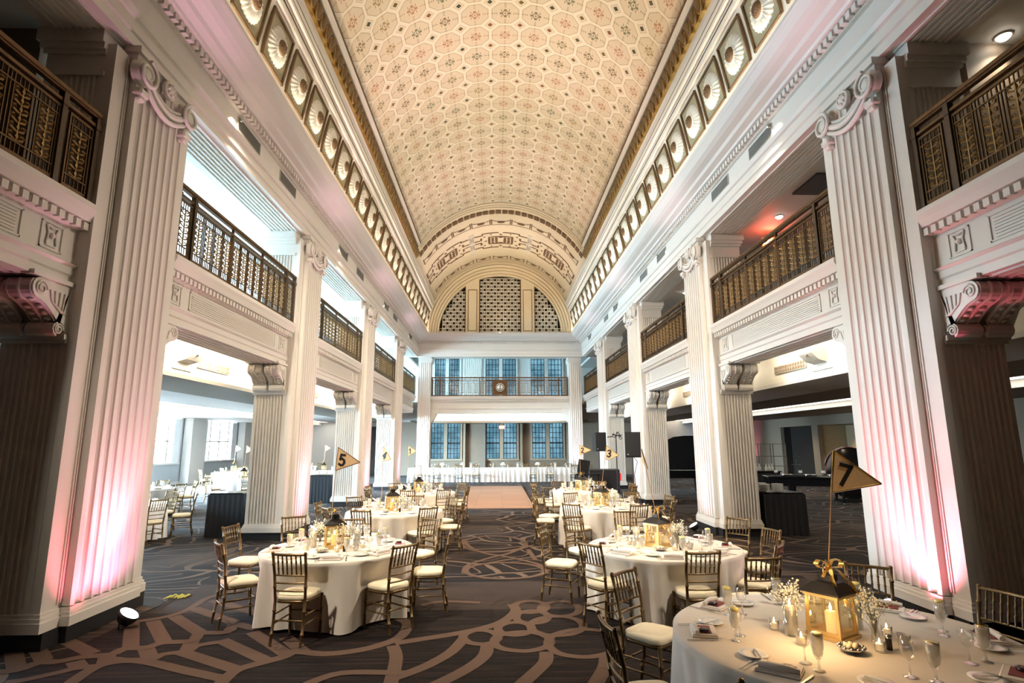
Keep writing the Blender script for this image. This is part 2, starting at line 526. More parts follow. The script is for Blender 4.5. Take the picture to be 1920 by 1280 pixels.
# the stencilled vault: octagons, small squares, flowers
def vaultmat():
    m, nt, b = base_mat('stencilled_vault')
    co = objco(nt)
    sp = nt.nodes.new('ShaderNodeSeparateXYZ'); nt.links.new(co, sp.inputs[0])
    X, Y, Z = (S(sp.outputs[i]) for i in range(3))
    th = S.op('ARCTAN2', X, Z - ZC)
    P = .753
    u = th * (RV / P * .99); v = (Y - 13.01) / P
    fu = (u - S.op('ROUND', u)); fv = (v - S.op('ROUND', v))
    ax, ay = fu.abs(), fv.abs()
    diag = (ax + ay) * .7071
    d = smax(smax(ax, ay), diag)
    sq = (1.0 - ax - ay) * .7071
    insq = diag.gt(.5)
    rib_o = smin(d.gt(.45), 1.0 - insq)
    rib_s = smin(insq, sq.gt(.135))
    rib = smax(rib_o, rib_s)
    line = smax(smin(d.gt(.425), d.lt(.45)) , smin(insq, smin(sq.gt(.12), sq.lt(.135))))
    dia = smin(insq, sq.lt(.065))
    mn, mx = smin(ax, ay), smax(ax, ay)
    pet = smin(mn.lt(.045), smin(mx.gt(.075), mx.lt(.18)))
    dots = smin(smin(mn.lt(.03), smin(mx.gt(.235), mx.lt(.47))), S.op('SINE', mx * 95.0).gt(.1))
    dg = smin((ax - ay).abs().lt(.035), smin(ax.gt(.055), ax.lt(.085)))
    dg2 = smin((ax - ay).abs().lt(.05), smin(ax.gt(.115), ax.lt(.14)))
    cen = mx.lt(.03)
    motif = smax(smax(pet, dots * .8), smax(smax(dg, dg2), cen))
    wn = nt.nodes.new('ShaderNodeTexWhiteNoise'); wn.noise_dimensions = '2D'
    cb = nt.nodes.new('ShaderNodeCombineXYZ')
    nt.links.new(S.op('ROUND', u).s, cb.inputs[0]); nt.links.new(S.op('ROUND', v).s, cb.inputs[1]); nt.links.new(cb.outputs[0], wn.inputs[0])
    wn2 = nt.nodes.new('ShaderNodeTexWhiteNoise'); wn2.noise_dimensions = '2D'
    cb2 = nt.nodes.new('ShaderNodeCombineXYZ')
    nt.links.new(S.op('FLOOR', u).s, cb2.inputs[0]); nt.links.new(S.op('FLOOR', v).s, cb2.inputs[1]); nt.links.new(cb2.outputs[0], wn2.inputs[0])
    def ramp(val, cols):
        r_ = nt.nodes.new('ShaderNodeValToRGB'); r_.color_ramp.interpolation = 'CONSTANT'
        e = r_.color_ramp.elements
        while len(e) < len(cols): e.new(.5)
        for i, c in enumerate(cols):
            e[i].position = i / len(cols); e[i].color = (*c, 1)
        nt.links.new(val, r_.inputs[0]); return r_.outputs[0]
    mot = ramp(wn.outputs[0], [(.20, .15, .04), (.12, .13, .055), (.42, .17, .07), (.16, .10, .03), (.30, .19, .05), (.45, .20, .11)])
    dcol = ramp(wn2.outputs[0], [(.16, .10, .02), (.05, .06, .025), (.22, .09, .03), (.12, .09, .02), (.09, .08, .03)])
    n1 = S(noise(nt, co, 30, 4, .7))
    field = mixc(nt, n1, (.63, .52, .355), (.76, .655, .475))
    c = mixc(nt, insq, field, (.74, .63, .45))
    c = mixc(nt, rib, c, (.80, .72, .56))
    c = mixc(nt, line * .75, c, (.42, .31, .16))
    c = mixc(nt, motif * .85, c, mot)
    c = mixc(nt, dia, c, dcol)
    nt.links.new(c, b.inputs['Base Color']); b.inputs['Roughness'].default_value = .6
    bn = nt.nodes.new('ShaderNodeBump'); bn.inputs['Strength'].default_value = .6; bn.inputs['Distance'].default_value = .03
    nt.links.new(rib.s, bn.inputs['Height']); nt.links.new(bn.outputs[0], b.inputs['Normal'])
    return m
M['vault'] = vaultmat()

# ================================================================ the setting
floor = struct('floor', MB().box(-17.6, 17.6, -3, 44, -.2, 0), M['carpet'])
df = MB().box(-1.5, 1.02, 18.7, 28.1, .0, .022)
tag(obj('dance_floor', df, M['danceflr']), 'square-panelled wooden dance floor laid on the carpet before the head table', 'dance floor')

# carpet bands traced in floor metres
BANDS = [(0.1,[(-4.91,6.96),(-4.88,7.21),(-4.54,7.21),(-4.23,7.39),(-4.11,7.67),(-4.14,8.16),(-4.08,8.37),(-3.85,8.59)]),(0.15,[(-4.49,7.21),(-3.95,6.32)]),(0.15,[(-4.27,7.24),(-3.72,6.51)]),(0.15,[(-4.12,7.42),(-3.49,6.79)]),(0.15,[(-4.89,6.66),(-4.24,6.19)]),(0.15,[(-5.06,6.5),(-4.59,6.03)]),(0.15,[(-3.81,6.34),(-3.56,6.01)]),(0.15,[(-3.44,6.53),(-3.33,6.22)]),(0.15,[(-4.27,5.99),(-4.1,5.82)]),(0.15,[(-4.05,6.12),(-3.93,5.91)]),(0.15,[(-4.07,7.76),(-3.27,7.14)]),(0.15,[(-4.0,8.13),(-3.14,7.49)]),(0.15,[(-3.14,6.54),(-2.41,5.92)]),(0.15,[(-2.92,6.79),(-2.27,6.08)]),(0.15,[(-2.48,6.6),(-2.15,6.16)]),(0.15,[(-3.37,6.2),(-2.62,5.73)]),(0.15,[(-5.4,6.63),(-4.65,5.79)]),(0.13,[(-4.9,5.73),(-4.65,5.79),(-4.6,5.97),(-4.43,5.99),(-4.28,6.1),(-4.04,6.16),(-4.01,6.32),(-3.81,6.34),(-3.71,6.48),(-3.44,6.53),(-3.47,6.76),(-3.2,6.8),(-3.24,7.08),(-2.9,6.91),(-2.73,7.26)]),(0.11,[(-4.53,5.51),(-4.4,5.56),(-4.21,5.73),(-4.14,5.81),(-3.97,5.88),(-3.94,6.03),(-3.76,5.98),(-3.56,6.01),(-3.52,6.14),(-3.33,6.22),(-3.3,6.38),(-3.09,6.49)]),(0.13,[(-3.92,5.37),(-3.97,5.74),(-3.93,5.91),(-3.76,5.99),(-3.51,5.93),(-3.06,5.71),(-2.57,5.49)]),(0.13,[(-2.61,5.38),(-2.61,5.7),(-2.44,5.89),(-2.3,6.02),(-2.22,6.16),(-1.93,6.09),(-1.68,6.14),(-1.45,6.28),(-1.25,6.55),(-1.23,6.98),(-1.37,7.21),(-1.59,7.43)]),(0.13,[(-1.28,6.3),(-1.18,5.94),(-1.12,5.27)]),(0.13,[(-1.27,6.37),(-0.99,6.49),(-0.62,6.66),(-0.32,6.85),(-0.11,7.09),(0.03,7.47),(-0.01,7.76)]),(0.13,[(-0.56,6.47),(-0.66,6.1),(-0.84,5.78),(-1.0,5.59),(-1.13,5.47)]),(0.14,[(-0.3,6.3),(-0.32,6.01),(-0.42,5.76),(-0.58,5.51),(-0.78,5.26)]),(0.14,[(0.29,6.06),(0.26,5.81),(0.14,5.55),(-0.03,5.23)]),(0.14,[(0.87,5.93),(0.79,5.62),(0.61,5.2)]),(0.1,[(0.43,7.62),(0.4,7.51),(0.34,7.42),(0.25,7.38),(0.16,7.38),(0.08,7.44),(0.03,7.52),(0.01,7.64),(0.04,7.75),(0.1,7.84),(0.19,7.89),(0.28,7.89),(0.37,7.83),(0.42,7.73),(0.43,7.62)]),(0.1,[(0.41,7.2),(0.38,7.09),(0.33,7.01),(0.25,6.97),(0.17,6.97),(0.09,7.02),(0.04,7.1),(0.03,7.21),(0.05,7.32),(0.11,7.41),(0.19,7.46),(0.28,7.46),(0.36,7.4),(0.4,7.31),(0.41,7.2)]),(0.1,[(0.19,6.77),(0.17,6.68),(0.11,6.61),(0.04,6.57),(-0.05,6.57),(-0.12,6.62),(-0.17,6.69),(-0.19,6.79),(-0.17,6.88),(-0.11,6.96),(-0.03,7.0),(0.05,7.0),(0.13,6.95),(0.18,6.87),(0.19,6.77)]),(0.1,[(-0.19,6.5),(-0.21,6.41),(-0.26,6.34),(-0.33,6.3),(-0.41,6.31),(-0.49,6.35),(-0.54,6.43),(-0.57,6.52),(-0.55,6.62),(-0.5,6.69),(-0.43,6.74),(-0.34,6.73),(-0.26,6.68),(-0.21,6.6),(-0.19,6.5)]),(0.1,[(0.83,7.51),(0.79,7.37),(0.71,7.27),(0.61,7.22),(0.51,7.22),(0.42,7.28),(0.36,7.39),(0.35,7.53),(0.38,7.67),(0.46,7.79),(0.57,7.85),(0.68,7.84),(0.77,7.77),(0.83,7.65),(0.83,7.51)]),(0.1,[(0.78,6.84),(0.73,6.7),(0.63,6.59),(0.51,6.54),(0.38,6.54),(0.27,6.61),(0.2,6.72),(0.18,6.87),(0.22,7.02),(0.31,7.14),(0.45,7.21),(0.59,7.2),(0.71,7.12),(0.77,6.99),(0.78,6.84)]),(0.1,[(0.36,6.35),(0.32,6.23),(0.23,6.14),(0.11,6.09),(-0.01,6.1),(-0.13,6.15),(-0.21,6.25),(-0.23,6.37),(-0.21,6.5),(-0.12,6.61),(0.01,6.66),(0.14,6.66),(0.26,6.59),(0.34,6.48),(0.36,6.35)]),(0.1,[(1.08,6.27),(1.01,6.1),(0.88,5.98),(0.72,5.91),(0.57,5.92),(0.43,5.99),(0.35,6.13),(0.33,6.3),(0.38,6.49),(0.51,6.64),(0.68,6.72),(0.86,6.71),(1.0,6.62),(1.08,6.46),(1.08,6.27)]),(0.1,[(0.4,12.16),(0.32,11.77),(0.13,11.49),(-0.12,11.34),(-0.39,11.35),(-0.65,11.52),(-0.84,11.83),(-0.92,12.23),(-0.88,12.65),(-0.71,13.0),(-0.43,13.2),(-0.11,13.18),(0.18,12.96),(0.35,12.59),(0.4,12.16)]),(0.1,[(0.58,9.68),(0.5,9.44),(0.31,9.26),(0.06,9.17),(-0.21,9.18),(-0.46,9.29),(-0.64,9.49),(-0.71,9.74),(-0.66,10.0),(-0.48,10.21),(-0.21,10.33),(0.1,10.31),(0.36,10.17),(0.53,9.94),(0.58,9.68)]),(0.09,[(-0.93,12.75),(-0.65,11.62),(-0.15,11.01),(0.3,11.69),(0.55,12.03)]),(0.09,[(-0.15,11.01),(0.52,10.18),(0.59,9.49)]),(0.09,[(-0.15,11.01),(-0.67,10.23),(-0.73,9.55)]),(0.09,[(0.41,11.57),(0.49,10.54)]),(0.1,[(-1.18,7.76),(-0.92,7.92),(-0.42,7.85)]),(0.11,[(-1.9,5.3),(-1.62,5.6),(-1.04,5.58)]),(0.11,[(1.1,6.72),(1.69,6.88),(2.13,6.59)]),(0.11,[(-4.12,8.69),(-3.19,8.23),(-2.38,7.46),(-1.72,7.43)])]
def ribbon(b_, pts, wd, z=.004):
    # smooth the polyline, then sweep a flat band
    if len(pts) > 2:
        P = [Vector((*p, 0)) for p in pts]
        Q = []
        closed = (P[0] - P[-1]).length < 1e-3
        n = len(P)
        for i in range(n - 1):
            p0 = P[i - 1] if i > 0 else (P[-2] if closed else P[0])
            p3 = P[i + 2] if i + 2 < n else (P[1] if closed else P[-1])
            for k in range(5):
                t = k / 5
                Q.append(.5 * ((2 * P[i]) + (P[i + 1] - p0) * t + (2 * p0 - 5 * P[i] + 4 * P[i + 1] - p3) * t * t + (-p0 + 3 * P[i] - 3 * P[i + 1] + p3) * t ** 3))
        Q.append(P[-1])
    else:
        Q = [Vector((*p, 0)) for p in pts]
    v = []
    m_ = len(Q)
    for i, q in enumerate(Q):
        t = Q[min(i + 1, m_ - 1)] - Q[max(i - 1, 0)]
        t.normalize(); nrm = Vector((-t.y, t.x, 0)) * wd / 2
        v += [(q.x + nrm.x, q.y + nrm.y, z + i * .00003), (q.x - nrm.x, q.y - nrm.y, z + i * .00003)]
    b_.add(v, [(2 * i, 2 * i + 1, 2 * i + 3, 2 * i + 2) for i in range(m_ - 1)])
bd = MB()
for i, (wd, pts) in enumerate(BANDS):
    ribbon(bd, pts, wd, .0015 + .00008 * i)
obj('carpet_pattern', bd, M['band'], floor)

# --- vault: field and borders are surfaces of one barrel
def arc_strip(b_, r0, t0, t1, y0, y1, nseg, r1=None, thick=.12):
    r1 = r0 if r1 is None else r1
    v, fs = [], []
    for i in range(nseg + 1):
        k = i / nseg
        t = radians(t0 + (t1 - t0) * k); r = r0 + (r1 - r0) * k
        for rr, yy in ((r, y0), (r, y1), (r + thick, y0), (r + thick, y1)):
            v.append((rr * cos(t), yy, ZC + rr * sin(t)))
    for i in range(nseg):
        a = i * 4; c = a + 4
        fs += [(a, a + 1, c + 1, c), (a + 2, c + 2, c + 3, a + 3), (a, c, c + 2, a + 2), (a + 1, a + 3, c + 3, c + 1)]
    b_.add(v, fs + [(0, 2, 3, 1), (nseg * 4, nseg * 4 + 1, nseg * 4 + 3, nseg * 4 + 2)], False)
    return b_
YV = 23.35
vb = arc_strip(MB(), RV, 33.6, 146.4, 0.5, YV, 64)
for i in range(len(vb.sm) - 2): vb.sm[i] = True
vault = struct('ceiling', vb, M['vault'])
vb = arc_strip(MB(), RV, 24.0, 156.0, YV, 32.2, 64)
for i in range(len(vb.sm) - 2): vb.sm[i] = True
vault2 = struct('ceiling', vb, M['cream'])
bk = MB()
arc_strip(bk, RV + .25, 0, 33, -2.6, .5, 20); arc_strip(bk, RV + .25, 33, 147, -2.6, .5, 40); arc_strip(bk, RV + .25, 147, 180, -2.6, .5, 20)
struct('ceiling', bk, M['cream'])

# borders of the vault along both sides
def side_arc(t, s): return 180 - t if s < 0 else t
for s in (-1, 1):
    cr = MB()
    prof = [(RV, 33.8), (RV - .02, 33.3), (RV - .05, 33.1), (RV - .05, 31.2), (RV - .01, 31.0), (RV - .01, 30.0)]
    # cream fillets between t=29.6 and 33.8
    def strips(b_, pr, y0, y1):
        for (ra, ta), (rb, tb) in zip(pr[:-1], pr[1:]):
            arc_strip(b_, ra, side_arc(ta, s), side_arc(tb, s), y0, y1, 2, rb, .1)
    strips(cr, prof, .5, YV)
    nm = 'left' if s < 0 else 'right'
    t1_ = struct('trim_%d' % (1 if s < 0 else 2), cr, M['creamlight'])
    ln = MB()
    for t in (33.75, 30.75):
        arc_strip(ln, RV - .055, side_arc(t, s), side_arc(t - .45, s), .5, YV, 1, None, .02)
    obj('painted_line', ln, M['line'], t1_)
    gb = MB()
    arc_strip(gb, RV - .02, side_arc(30.2, s), side_arc(27.0, s), .5, 24.0, 2, RV - .06, .1)
    arc_strip(gb, RV - .06, side_arc(27.2, s), side_arc(25.7, s), .5, 24.0, 2, RV - .03, .1)
    g_ = obj('gilded_moulding', gb, M['gold'], t1_)
    lb = MB()
    y = .8
    while y < 23.9:
        # a drooping leaf lobe: shallow dome with a thick rim
        rows = 5
        v = []; fs = []
        nn = 8
        for i in range(rows + 1):
            q = i / rows
            for k in range(nn + 1):
                a = -1 + 2 * k / nn
                wv = (1 - q ** 2.4) * .5 * .27
                yy = y + a * max(wv, .02)
                tt = 29.9 - q * 3.3
                rr = RV - .05 - .075 * sqrt(max(0, 1 - a * a)) * (1 - .3 * q) - .04 * q
                ta = radians(side_arc(tt, s))
                v.append((rr * cos(ta), yy, ZC + rr * sin(ta)))
        for i in range(rows):
            for k in range(nn):
                a0 = i * (nn + 1) + k
                fs.append((a0, a0 + 1, a0 + nn + 2, a0 + nn + 1))
        lb.add(v, fs, True)
        y += .305
    obj('leaf_moulding', lb, M['leafbronze'], t1_)
    rb = MB()
    y = .8
    while y < 23.9:
        pts = []
        for k in range(9):
            a = -1 + 2 * k / 8
            q = 1 - abs(a) ** 2.2
            tt = radians(side_arc(29.6 - q * 3.1, s)); rr = RV - .08 - .06 * q
            pts.append((rr * cos(tt), y + a * .152, ZC + rr * sin(tt)))
        rb.tube(pts, .014, 4)
        y += .305
    obj('leaf_rim', rb, M['bronzegold'], t1_)
    # cream mouldings between the gilding and the rosette band (25.6 -> 18.5)
    mm = MB()
    strips(mm, [(RV - .06, 25.7), (RV - .03, 25.3), (RV - .03, 23.0), (RV - .10, 22.8), (RV - .10, 21.2), (RV - .02, 20.9), (RV - .02, 19.6), (RV - .07, 19.3), (RV - .07, 18.3), (RV, 18.1)], .5, 32.1)
    obj('fillet_moulding', mm, M['creamlight'], t1_)
    l2 = MB()
    for t in (22.0, 24.0, 20.3):
        rr = RV - .105 if t == 22.0 else RV - .035
        arc_strip(l2, rr, side_arc(t, s), side_arc(t - .14, s), .5, 32.1, 1, None, .01)
    obj('painted_line', l2, M['line'], t1_)
    wf = MB()
    arc_strip(wf, RV, side_arc(-1.5, s), side_arc(18.4, s), .5, 32.2, 8)
    band = struct('trim_%d' % (3 if s < 0 else 4), wf, M['creamlight'])
    # rosette panels
    if s < 0:
        pan = MB()
        t0, t1, hw = 4.3, 16.8, .47
        h = RV * radians(t1 - t0) / 2
        # local frame: x along the hall (Y), y up the curve, z towards the nave
        for x0, x1, y0_, y1_ in ((-hw, hw, -h, -h + .035), (-hw, hw, h - .035, h), (-hw, -hw + .035, -h, h), (hw - .035, hw, -h, h)):
            pan.box(x0, x1, y0_, y1_, 0, .05)
        frame_me = pan.build('panel_frame', M['boss'])
        rc = MB().box(-hw + .03, hw - .03, -h + .03, h - .03, 0, .012)
        recess_me = rc.build('recess', M['recess'])
        ros = MB(); n = 96
        prof = [(.13, .10), (.17, .075), (.22, .085), (.29, .06), (.335, .03), (.345, .0)]
        v = []; fs = []
        for r_, z_ in prof:
            for k in range(n):
                a = 2 * pi * k / n
                wob = abs(cos(a * 12))
                rr = r_ * (1 + (.055 * wob if r_ > .2 else 0)); zz = z_ - .028 * (1 - wob) * (r_ > .15) * (r_ < .34)
                v.append((rr * cos(a), rr * sin(a), max(zz, 0)))
        for i in range(len(prof) - 1):
            for k in range(n):
                fs.append((i * n + k, i * n + (k + 1) % n, (i + 1) * n + (k + 1) % n, (i + 1) * n + k))
        ros.add(v, fs, True)
        ros_me = ros.build('rosette', M['creamlight'])
        bs = MB().lathe([(.135, .07), (.135, .11), (.11, .135), (.07, .15), (.03, .16), (1e-5, .163)], 20)
        for k in range(14):
            a = 2 * pi * k / 14; bs.sphere((.095 * cos(a), .095 * sin(a), .13), .018, 6, 4)
        for k in range(7):
            a = 2 * pi * k / 7; bs.sphere((.05 * cos(a), .05 * sin(a), .15), .018, 6, 4)
        boss_me = bs.build('boss', M['boss'])
    k = 0
    y = 11.3 - 1.0975 * 9
    while y < 31.9:
        tm = radians(10.6)
        z_ax = Vector((-s * cos(tm), 0, -sin(tm)))     # towards the axis
        y_ax = Vector((-s * sin(tm), 0, cos(tm)))
        x_ax = y_ax.cross(z_ax)
        mtx = Matrix((x_ax, y_ax, z_ax)).transposed().to_4x4()
        p = Vector((s * cos(tm), 0, sin(tm))) * (RV - .012) + Vector((0, y, ZC))
        mtx.translation = p
        f_ = obj('rosette_panel', frame_me, None, band); f_.matrix_world = mtx
        for nm_, me_ in (('recess', recess_me), ('rosette', ros_me), ('boss', boss_me)):
            c_ = obj(nm_, me_, None, f_)
        y += 1.0975; k += 1

# --- the transverse ornamental band near the end (23.35 .. 32.2)
orn = MB()
def cyl_pt(t, y, r): return (r * cos(radians(t)), y, ZC + r * sin(radians(t)))
def cstrip(b_, path, wd, r=RV - .012):
    # path: list of (theta_deg, y); flat strip lying on the vault, 2.4 cm proud
    L = [Vector((radians(t) * RV, y)) for t, y in path]
    P2 = [L[0]]
    for a, c in zip(L[:-1], L[1:]):
        n_ = max(1, int((c - a).length / .25))
        for k in range(1, n_ + 1): P2.append(a + (c - a) * k / n_)
    v = []
    for i, p in enumerate(P2):
        t = P2[min(i + 1, len(P2) - 1)] - P2[max(i - 1, 0)]
        t.normalize(); nn = Vector((-t.y, t.x)) * wd / 2
        for q in (p + nn, p - nn):
            a = q.x / RV
            v.append((r * cos(a), q.y, ZC + r * sin(a)))
    b_.add(v, [(2 * i, 2 * i + 1, 2 * i + 3, 2 * i + 2) for i in range(len(P2) - 1)])
def cblob(b_, t, y, rt, ry, r=RV - .02, n=12, dome=.03):
    v = [((r - dome) * cos(radians(t)), y, ZC + (r - dome) * sin(radians(t)))]
    for k in range(n):
        a = 2 * pi * k / n
        aa = radians(t) + rt * cos(a) / RV
        v.append((r * cos(aa), y + ry * sin(a), ZC + r * sin(aa)))
    b_.add(v, [(0, 1 + (k + 1) % n, 1 + k) for k in range(n)], True)
for yy, wd in ((23.38, .035), (23.62, .03), (23.85, .03)):
    cstrip(orn, [(t, yy) for t in range(33, 148, 2)], wd)
gl = MB()
k = 0
for t in [31 + 4.05 * i for i in range(30)]:
    if t > 149.5: break
    arc_strip(gl, RV - .05, t - 1.55, t + 1.55, 24.15, 24.5, 2, None, .05)
obj('gilded_block_band', gl, M['boss'], vault2)
# two rings of small panels
def small_panel(t, y, sc):
    w_ = .36 * sc; h_ = .27 * sc
    dt = math.degrees(w_ / RV)
    cstrip(orn, [(t - dt, y - h_), (t - dt, y + h_), (t + dt, y + h_), (t + dt, y - h_)], .05)
    cstrip(orn, [(t - dt * .85 * cos(a), y - h_ * .4 - h_ * .45 * (1 - sin(a)) + .08) for a in [pi * k / 8 for k in range(9)]], .055)
    cblob(orn, t, y + .02, .15 * sc, .11 * sc)
for i in range(9):
    small_panel(90 + (i - 4) * 13.2, 25.55, 1.25)
for i in range(9):
    small_panel(90 + (i - 4) * 13.2, 30.75, 1.1)
for i in (-3, 3):
    pass
# three cartouches
for tc in (90, 90 - 41, 90 + 41):
    sc = 1.0
    def Pt(a, b): return (tc + math.degrees(a / RV), 28.0 + b)
    for sx in (-1, 1):
        for sy in (-1, 1):
            cstrip(orn, [Pt(sx * .10, sy * 1.05), Pt(sx * .95, sy * 1.05), Pt(sx * .95, sy * .85), Pt(sx * 1.45, sy * .85), Pt(sx * 1.45, sy * .18), Pt(sx * 1.02, sy * .18), Pt(sx * 1.02, sy * .5)], .12)
            cblob(orn, *Pt(sx * .85, sy * .62), .06, .06); cblob(orn, *Pt(sx * .5, sy * .85), .05, .05)
    cstrip(orn, [Pt(-.6, -.5), Pt(.6, -.5), Pt(.6, .5), Pt(-.6, .5), Pt(-.6, -.54)], .12)
    for a in (-.42, -.22, .22, .42):
        for b in (-.3, -.1, .1, .3):
            cblob(orn, *Pt(a, b), .085, .085, n=7)
    for b in (-.4, .4): cblob(orn, *Pt(0, b), .12, .06)
    cblob(orn, *Pt(0, 0.8), .08, .08); cblob(orn, *Pt(0, -.8), .08, .08)
    cblob(orn, *Pt(.78, 0), .06, .06); cblob(orn, *Pt(-.78, 0), .06, .06)
obj('painted_ornament', orn, M['boss'], vault2)
pl = MB()
for t in (90 - 20.5, 90 + 20.5):
    for k in (-1.6, -.8, 0, .8, 1.6):
        arc_strip(pl, RV - .03, t + k - .18, t + k + .18, 26.7, 29.5, 1, None, .03)
obj('pilaster_strip', pl, M['creamlight'], vault2)

# --- lunette with stepped arches and pierced grilles
lun = MB()
def half_ring(b_, r0, r1, y0, y1, n=48, zc=ZC):
    v = []; fs = []
    for i in range(n + 1):
        a = pi * i / n
        for r_, y_ in ((r0, y0), (r1, y0), (r1, y1), (r0, y1)):
            v.append((r_ * cos(a), y_, zc + r_ * sin(a)))
    for i in range(n):
        a = i * 4; c = a + 4
        for k in range(4):
            fs.append((a + k, a + (k + 1) % 4, c + (k + 1) % 4, c + k))
    b_.add(v, fs)
for i, (r0, r1, y0) in enumerate(((4.10, 4.40, 31.75), (3.97, 4.12, 31.95), (3.84, 3.99, 32.12), (3.70, 3.86, 32.28))):
    half_ring(lun, r0, r1, y0, 32.7)
wall_lun = struct('trim_5', lun, M['cream'])
ll = MB()
for r_, y_ in ((4.11, 31.745), (3.98, 31.945), (3.85, 32.115), (3.71, 32.275)):
    half_ring(ll, r_, r_ + .022, y_, y_ + .02)
obj('arch_line', ll, M['line'], wall_lun)
lw = MB()
# solid lunette plate, cut as vertical columns around three openings
def arc_h(x, R): return sqrt(max(R * R - x * x, 0))
def plate(b_, x0, x1, zlo, top, n=10, y0=32.35, y1=32.6):
    for i in range(n):
        a, c = x0 + (x1 - x0) * i / n, x0 + (x1 - x0) * (i + 1) / n
        za, zb_ = top(a), top(c)
        la, lb_ = zlo(a), zlo(c)
        v = [(a, y0, la), (c, y0, lb_), (c, y0, zb_), (a, y0, za), (a, y1, la), (c, y1, lb_), (c, y1, zb_), (a, y1, za)]
        b_.add(v, [(0, 1, 2, 3), (4, 7, 6, 5), (0, 4, 5, 1), (3, 2, 6, 7)])
RO = 3.78
full = lambda x: ZC + arc_h(x, 4.0)
plate(lw, -4.0, -RO, lambda x: ZC, full, 3)
plate(lw, RO, 4.0, lambda x: ZC, full, 3)
plate(lw, -2.05, -1.22, lambda x: ZC, full, 6)
plate(lw, 1.22, 2.05, lambda x: ZC, full, 6)
plate(lw, -1.22, 1.22, lambda x: ZC + arc_h(x, 3.62), full, 12)
for s in (-1, 1):
    plate(lw, s * 2.05, s * RO, lambda x: ZC + max(arc_h(x, 3.62), .0), full, 14)
obj('lunette_wall', lw, M['cream'], wall_lun)
lp = MB()
for s in (-1, 1):
    x0, x1 = sorted((s * 1.36, s * 1.9))
    for a, c, z0, z1 in ((x0, x0 + .03, ZC + .25, ZC + 2.75), (x1 - .03, x1, ZC + .25, ZC + 2.75), (x0, x1, ZC + .25, ZC + .28), (x0, x1, ZC + 2.72, ZC + 2.75)):
        lp.box(a, c, 32.33, 32.36, z0, z1)
    for x_ in (1.22, 2.05):
        lp.box(s * x_ - .02, s * x_ + .02, 32.33, 32.36, ZC, ZC + arc_h(x_, 3.6))
obj('panel_line', lp, M['boss'], wall_lun)
gr = MB(); gd = MB()
u_ = .2033
def inside(x, z, x0, x1): return x0 <= x <= x1 and (x * x + (z - ZC) ** 2) < 3.62 ** 2
for (x0, x1) in ((-1.22, 1.22), (2.05, RO), (-RO, -2.05)):
    nx = int(round((x1 - x0) / u_)); ux = (x1 - x0) / nx
    for i in range(nx):
        for j in range(18):
            xa = x0 + i * ux; za = ZC + .02 + j * u_
            cx_, cz_ = xa + ux / 2, za + u_ / 2
            if not inside(abs(cx_) + (0 if abs(cx_) < 1.3 else ux / 2) if True else 0, cz_ + u_ / 2, *( (0, 1.3) if x1 < 1.3 and x0 > -1.3 else (2.0, 3.8))):
                continue
            gr.box(xa, xa + .019, 32.40, 32.5, za, za + u_); gr.box(xa + ux - .019, xa + ux, 32.40, 32.5, za, za + u_)
            gr.box(xa + .03, xa + ux - .03, 32.40, 32.5, za, za + .017); gr.box(xa + .03, xa + ux - .03, 32.40, 32.5, za + u_ - .017, za + u_)
            if (i + j) % 2:
                for q in (1, 2):
                    xx = xa + .03 + (ux - .06) * q / 3
                    gr.box(xx - .012, xx + .012, 32.40, 32.5, za + .026, za + u_ - .026)
            else:
                gd.box(xa + .06, xa + ux - .06, 32.44, 32.5, za + .055, za + u_ - .055)
obj('pierced_grille', gr, M['creamlight'], wall_lun)
obj('grille_stud', gd, M['darkbronze'], wall_lun)
obj('grille_backing', MB().box(-3.8, 3.8, 32.62, 32.66, ZC, ZC + 3.7), M['darkwall'], wall_lun)

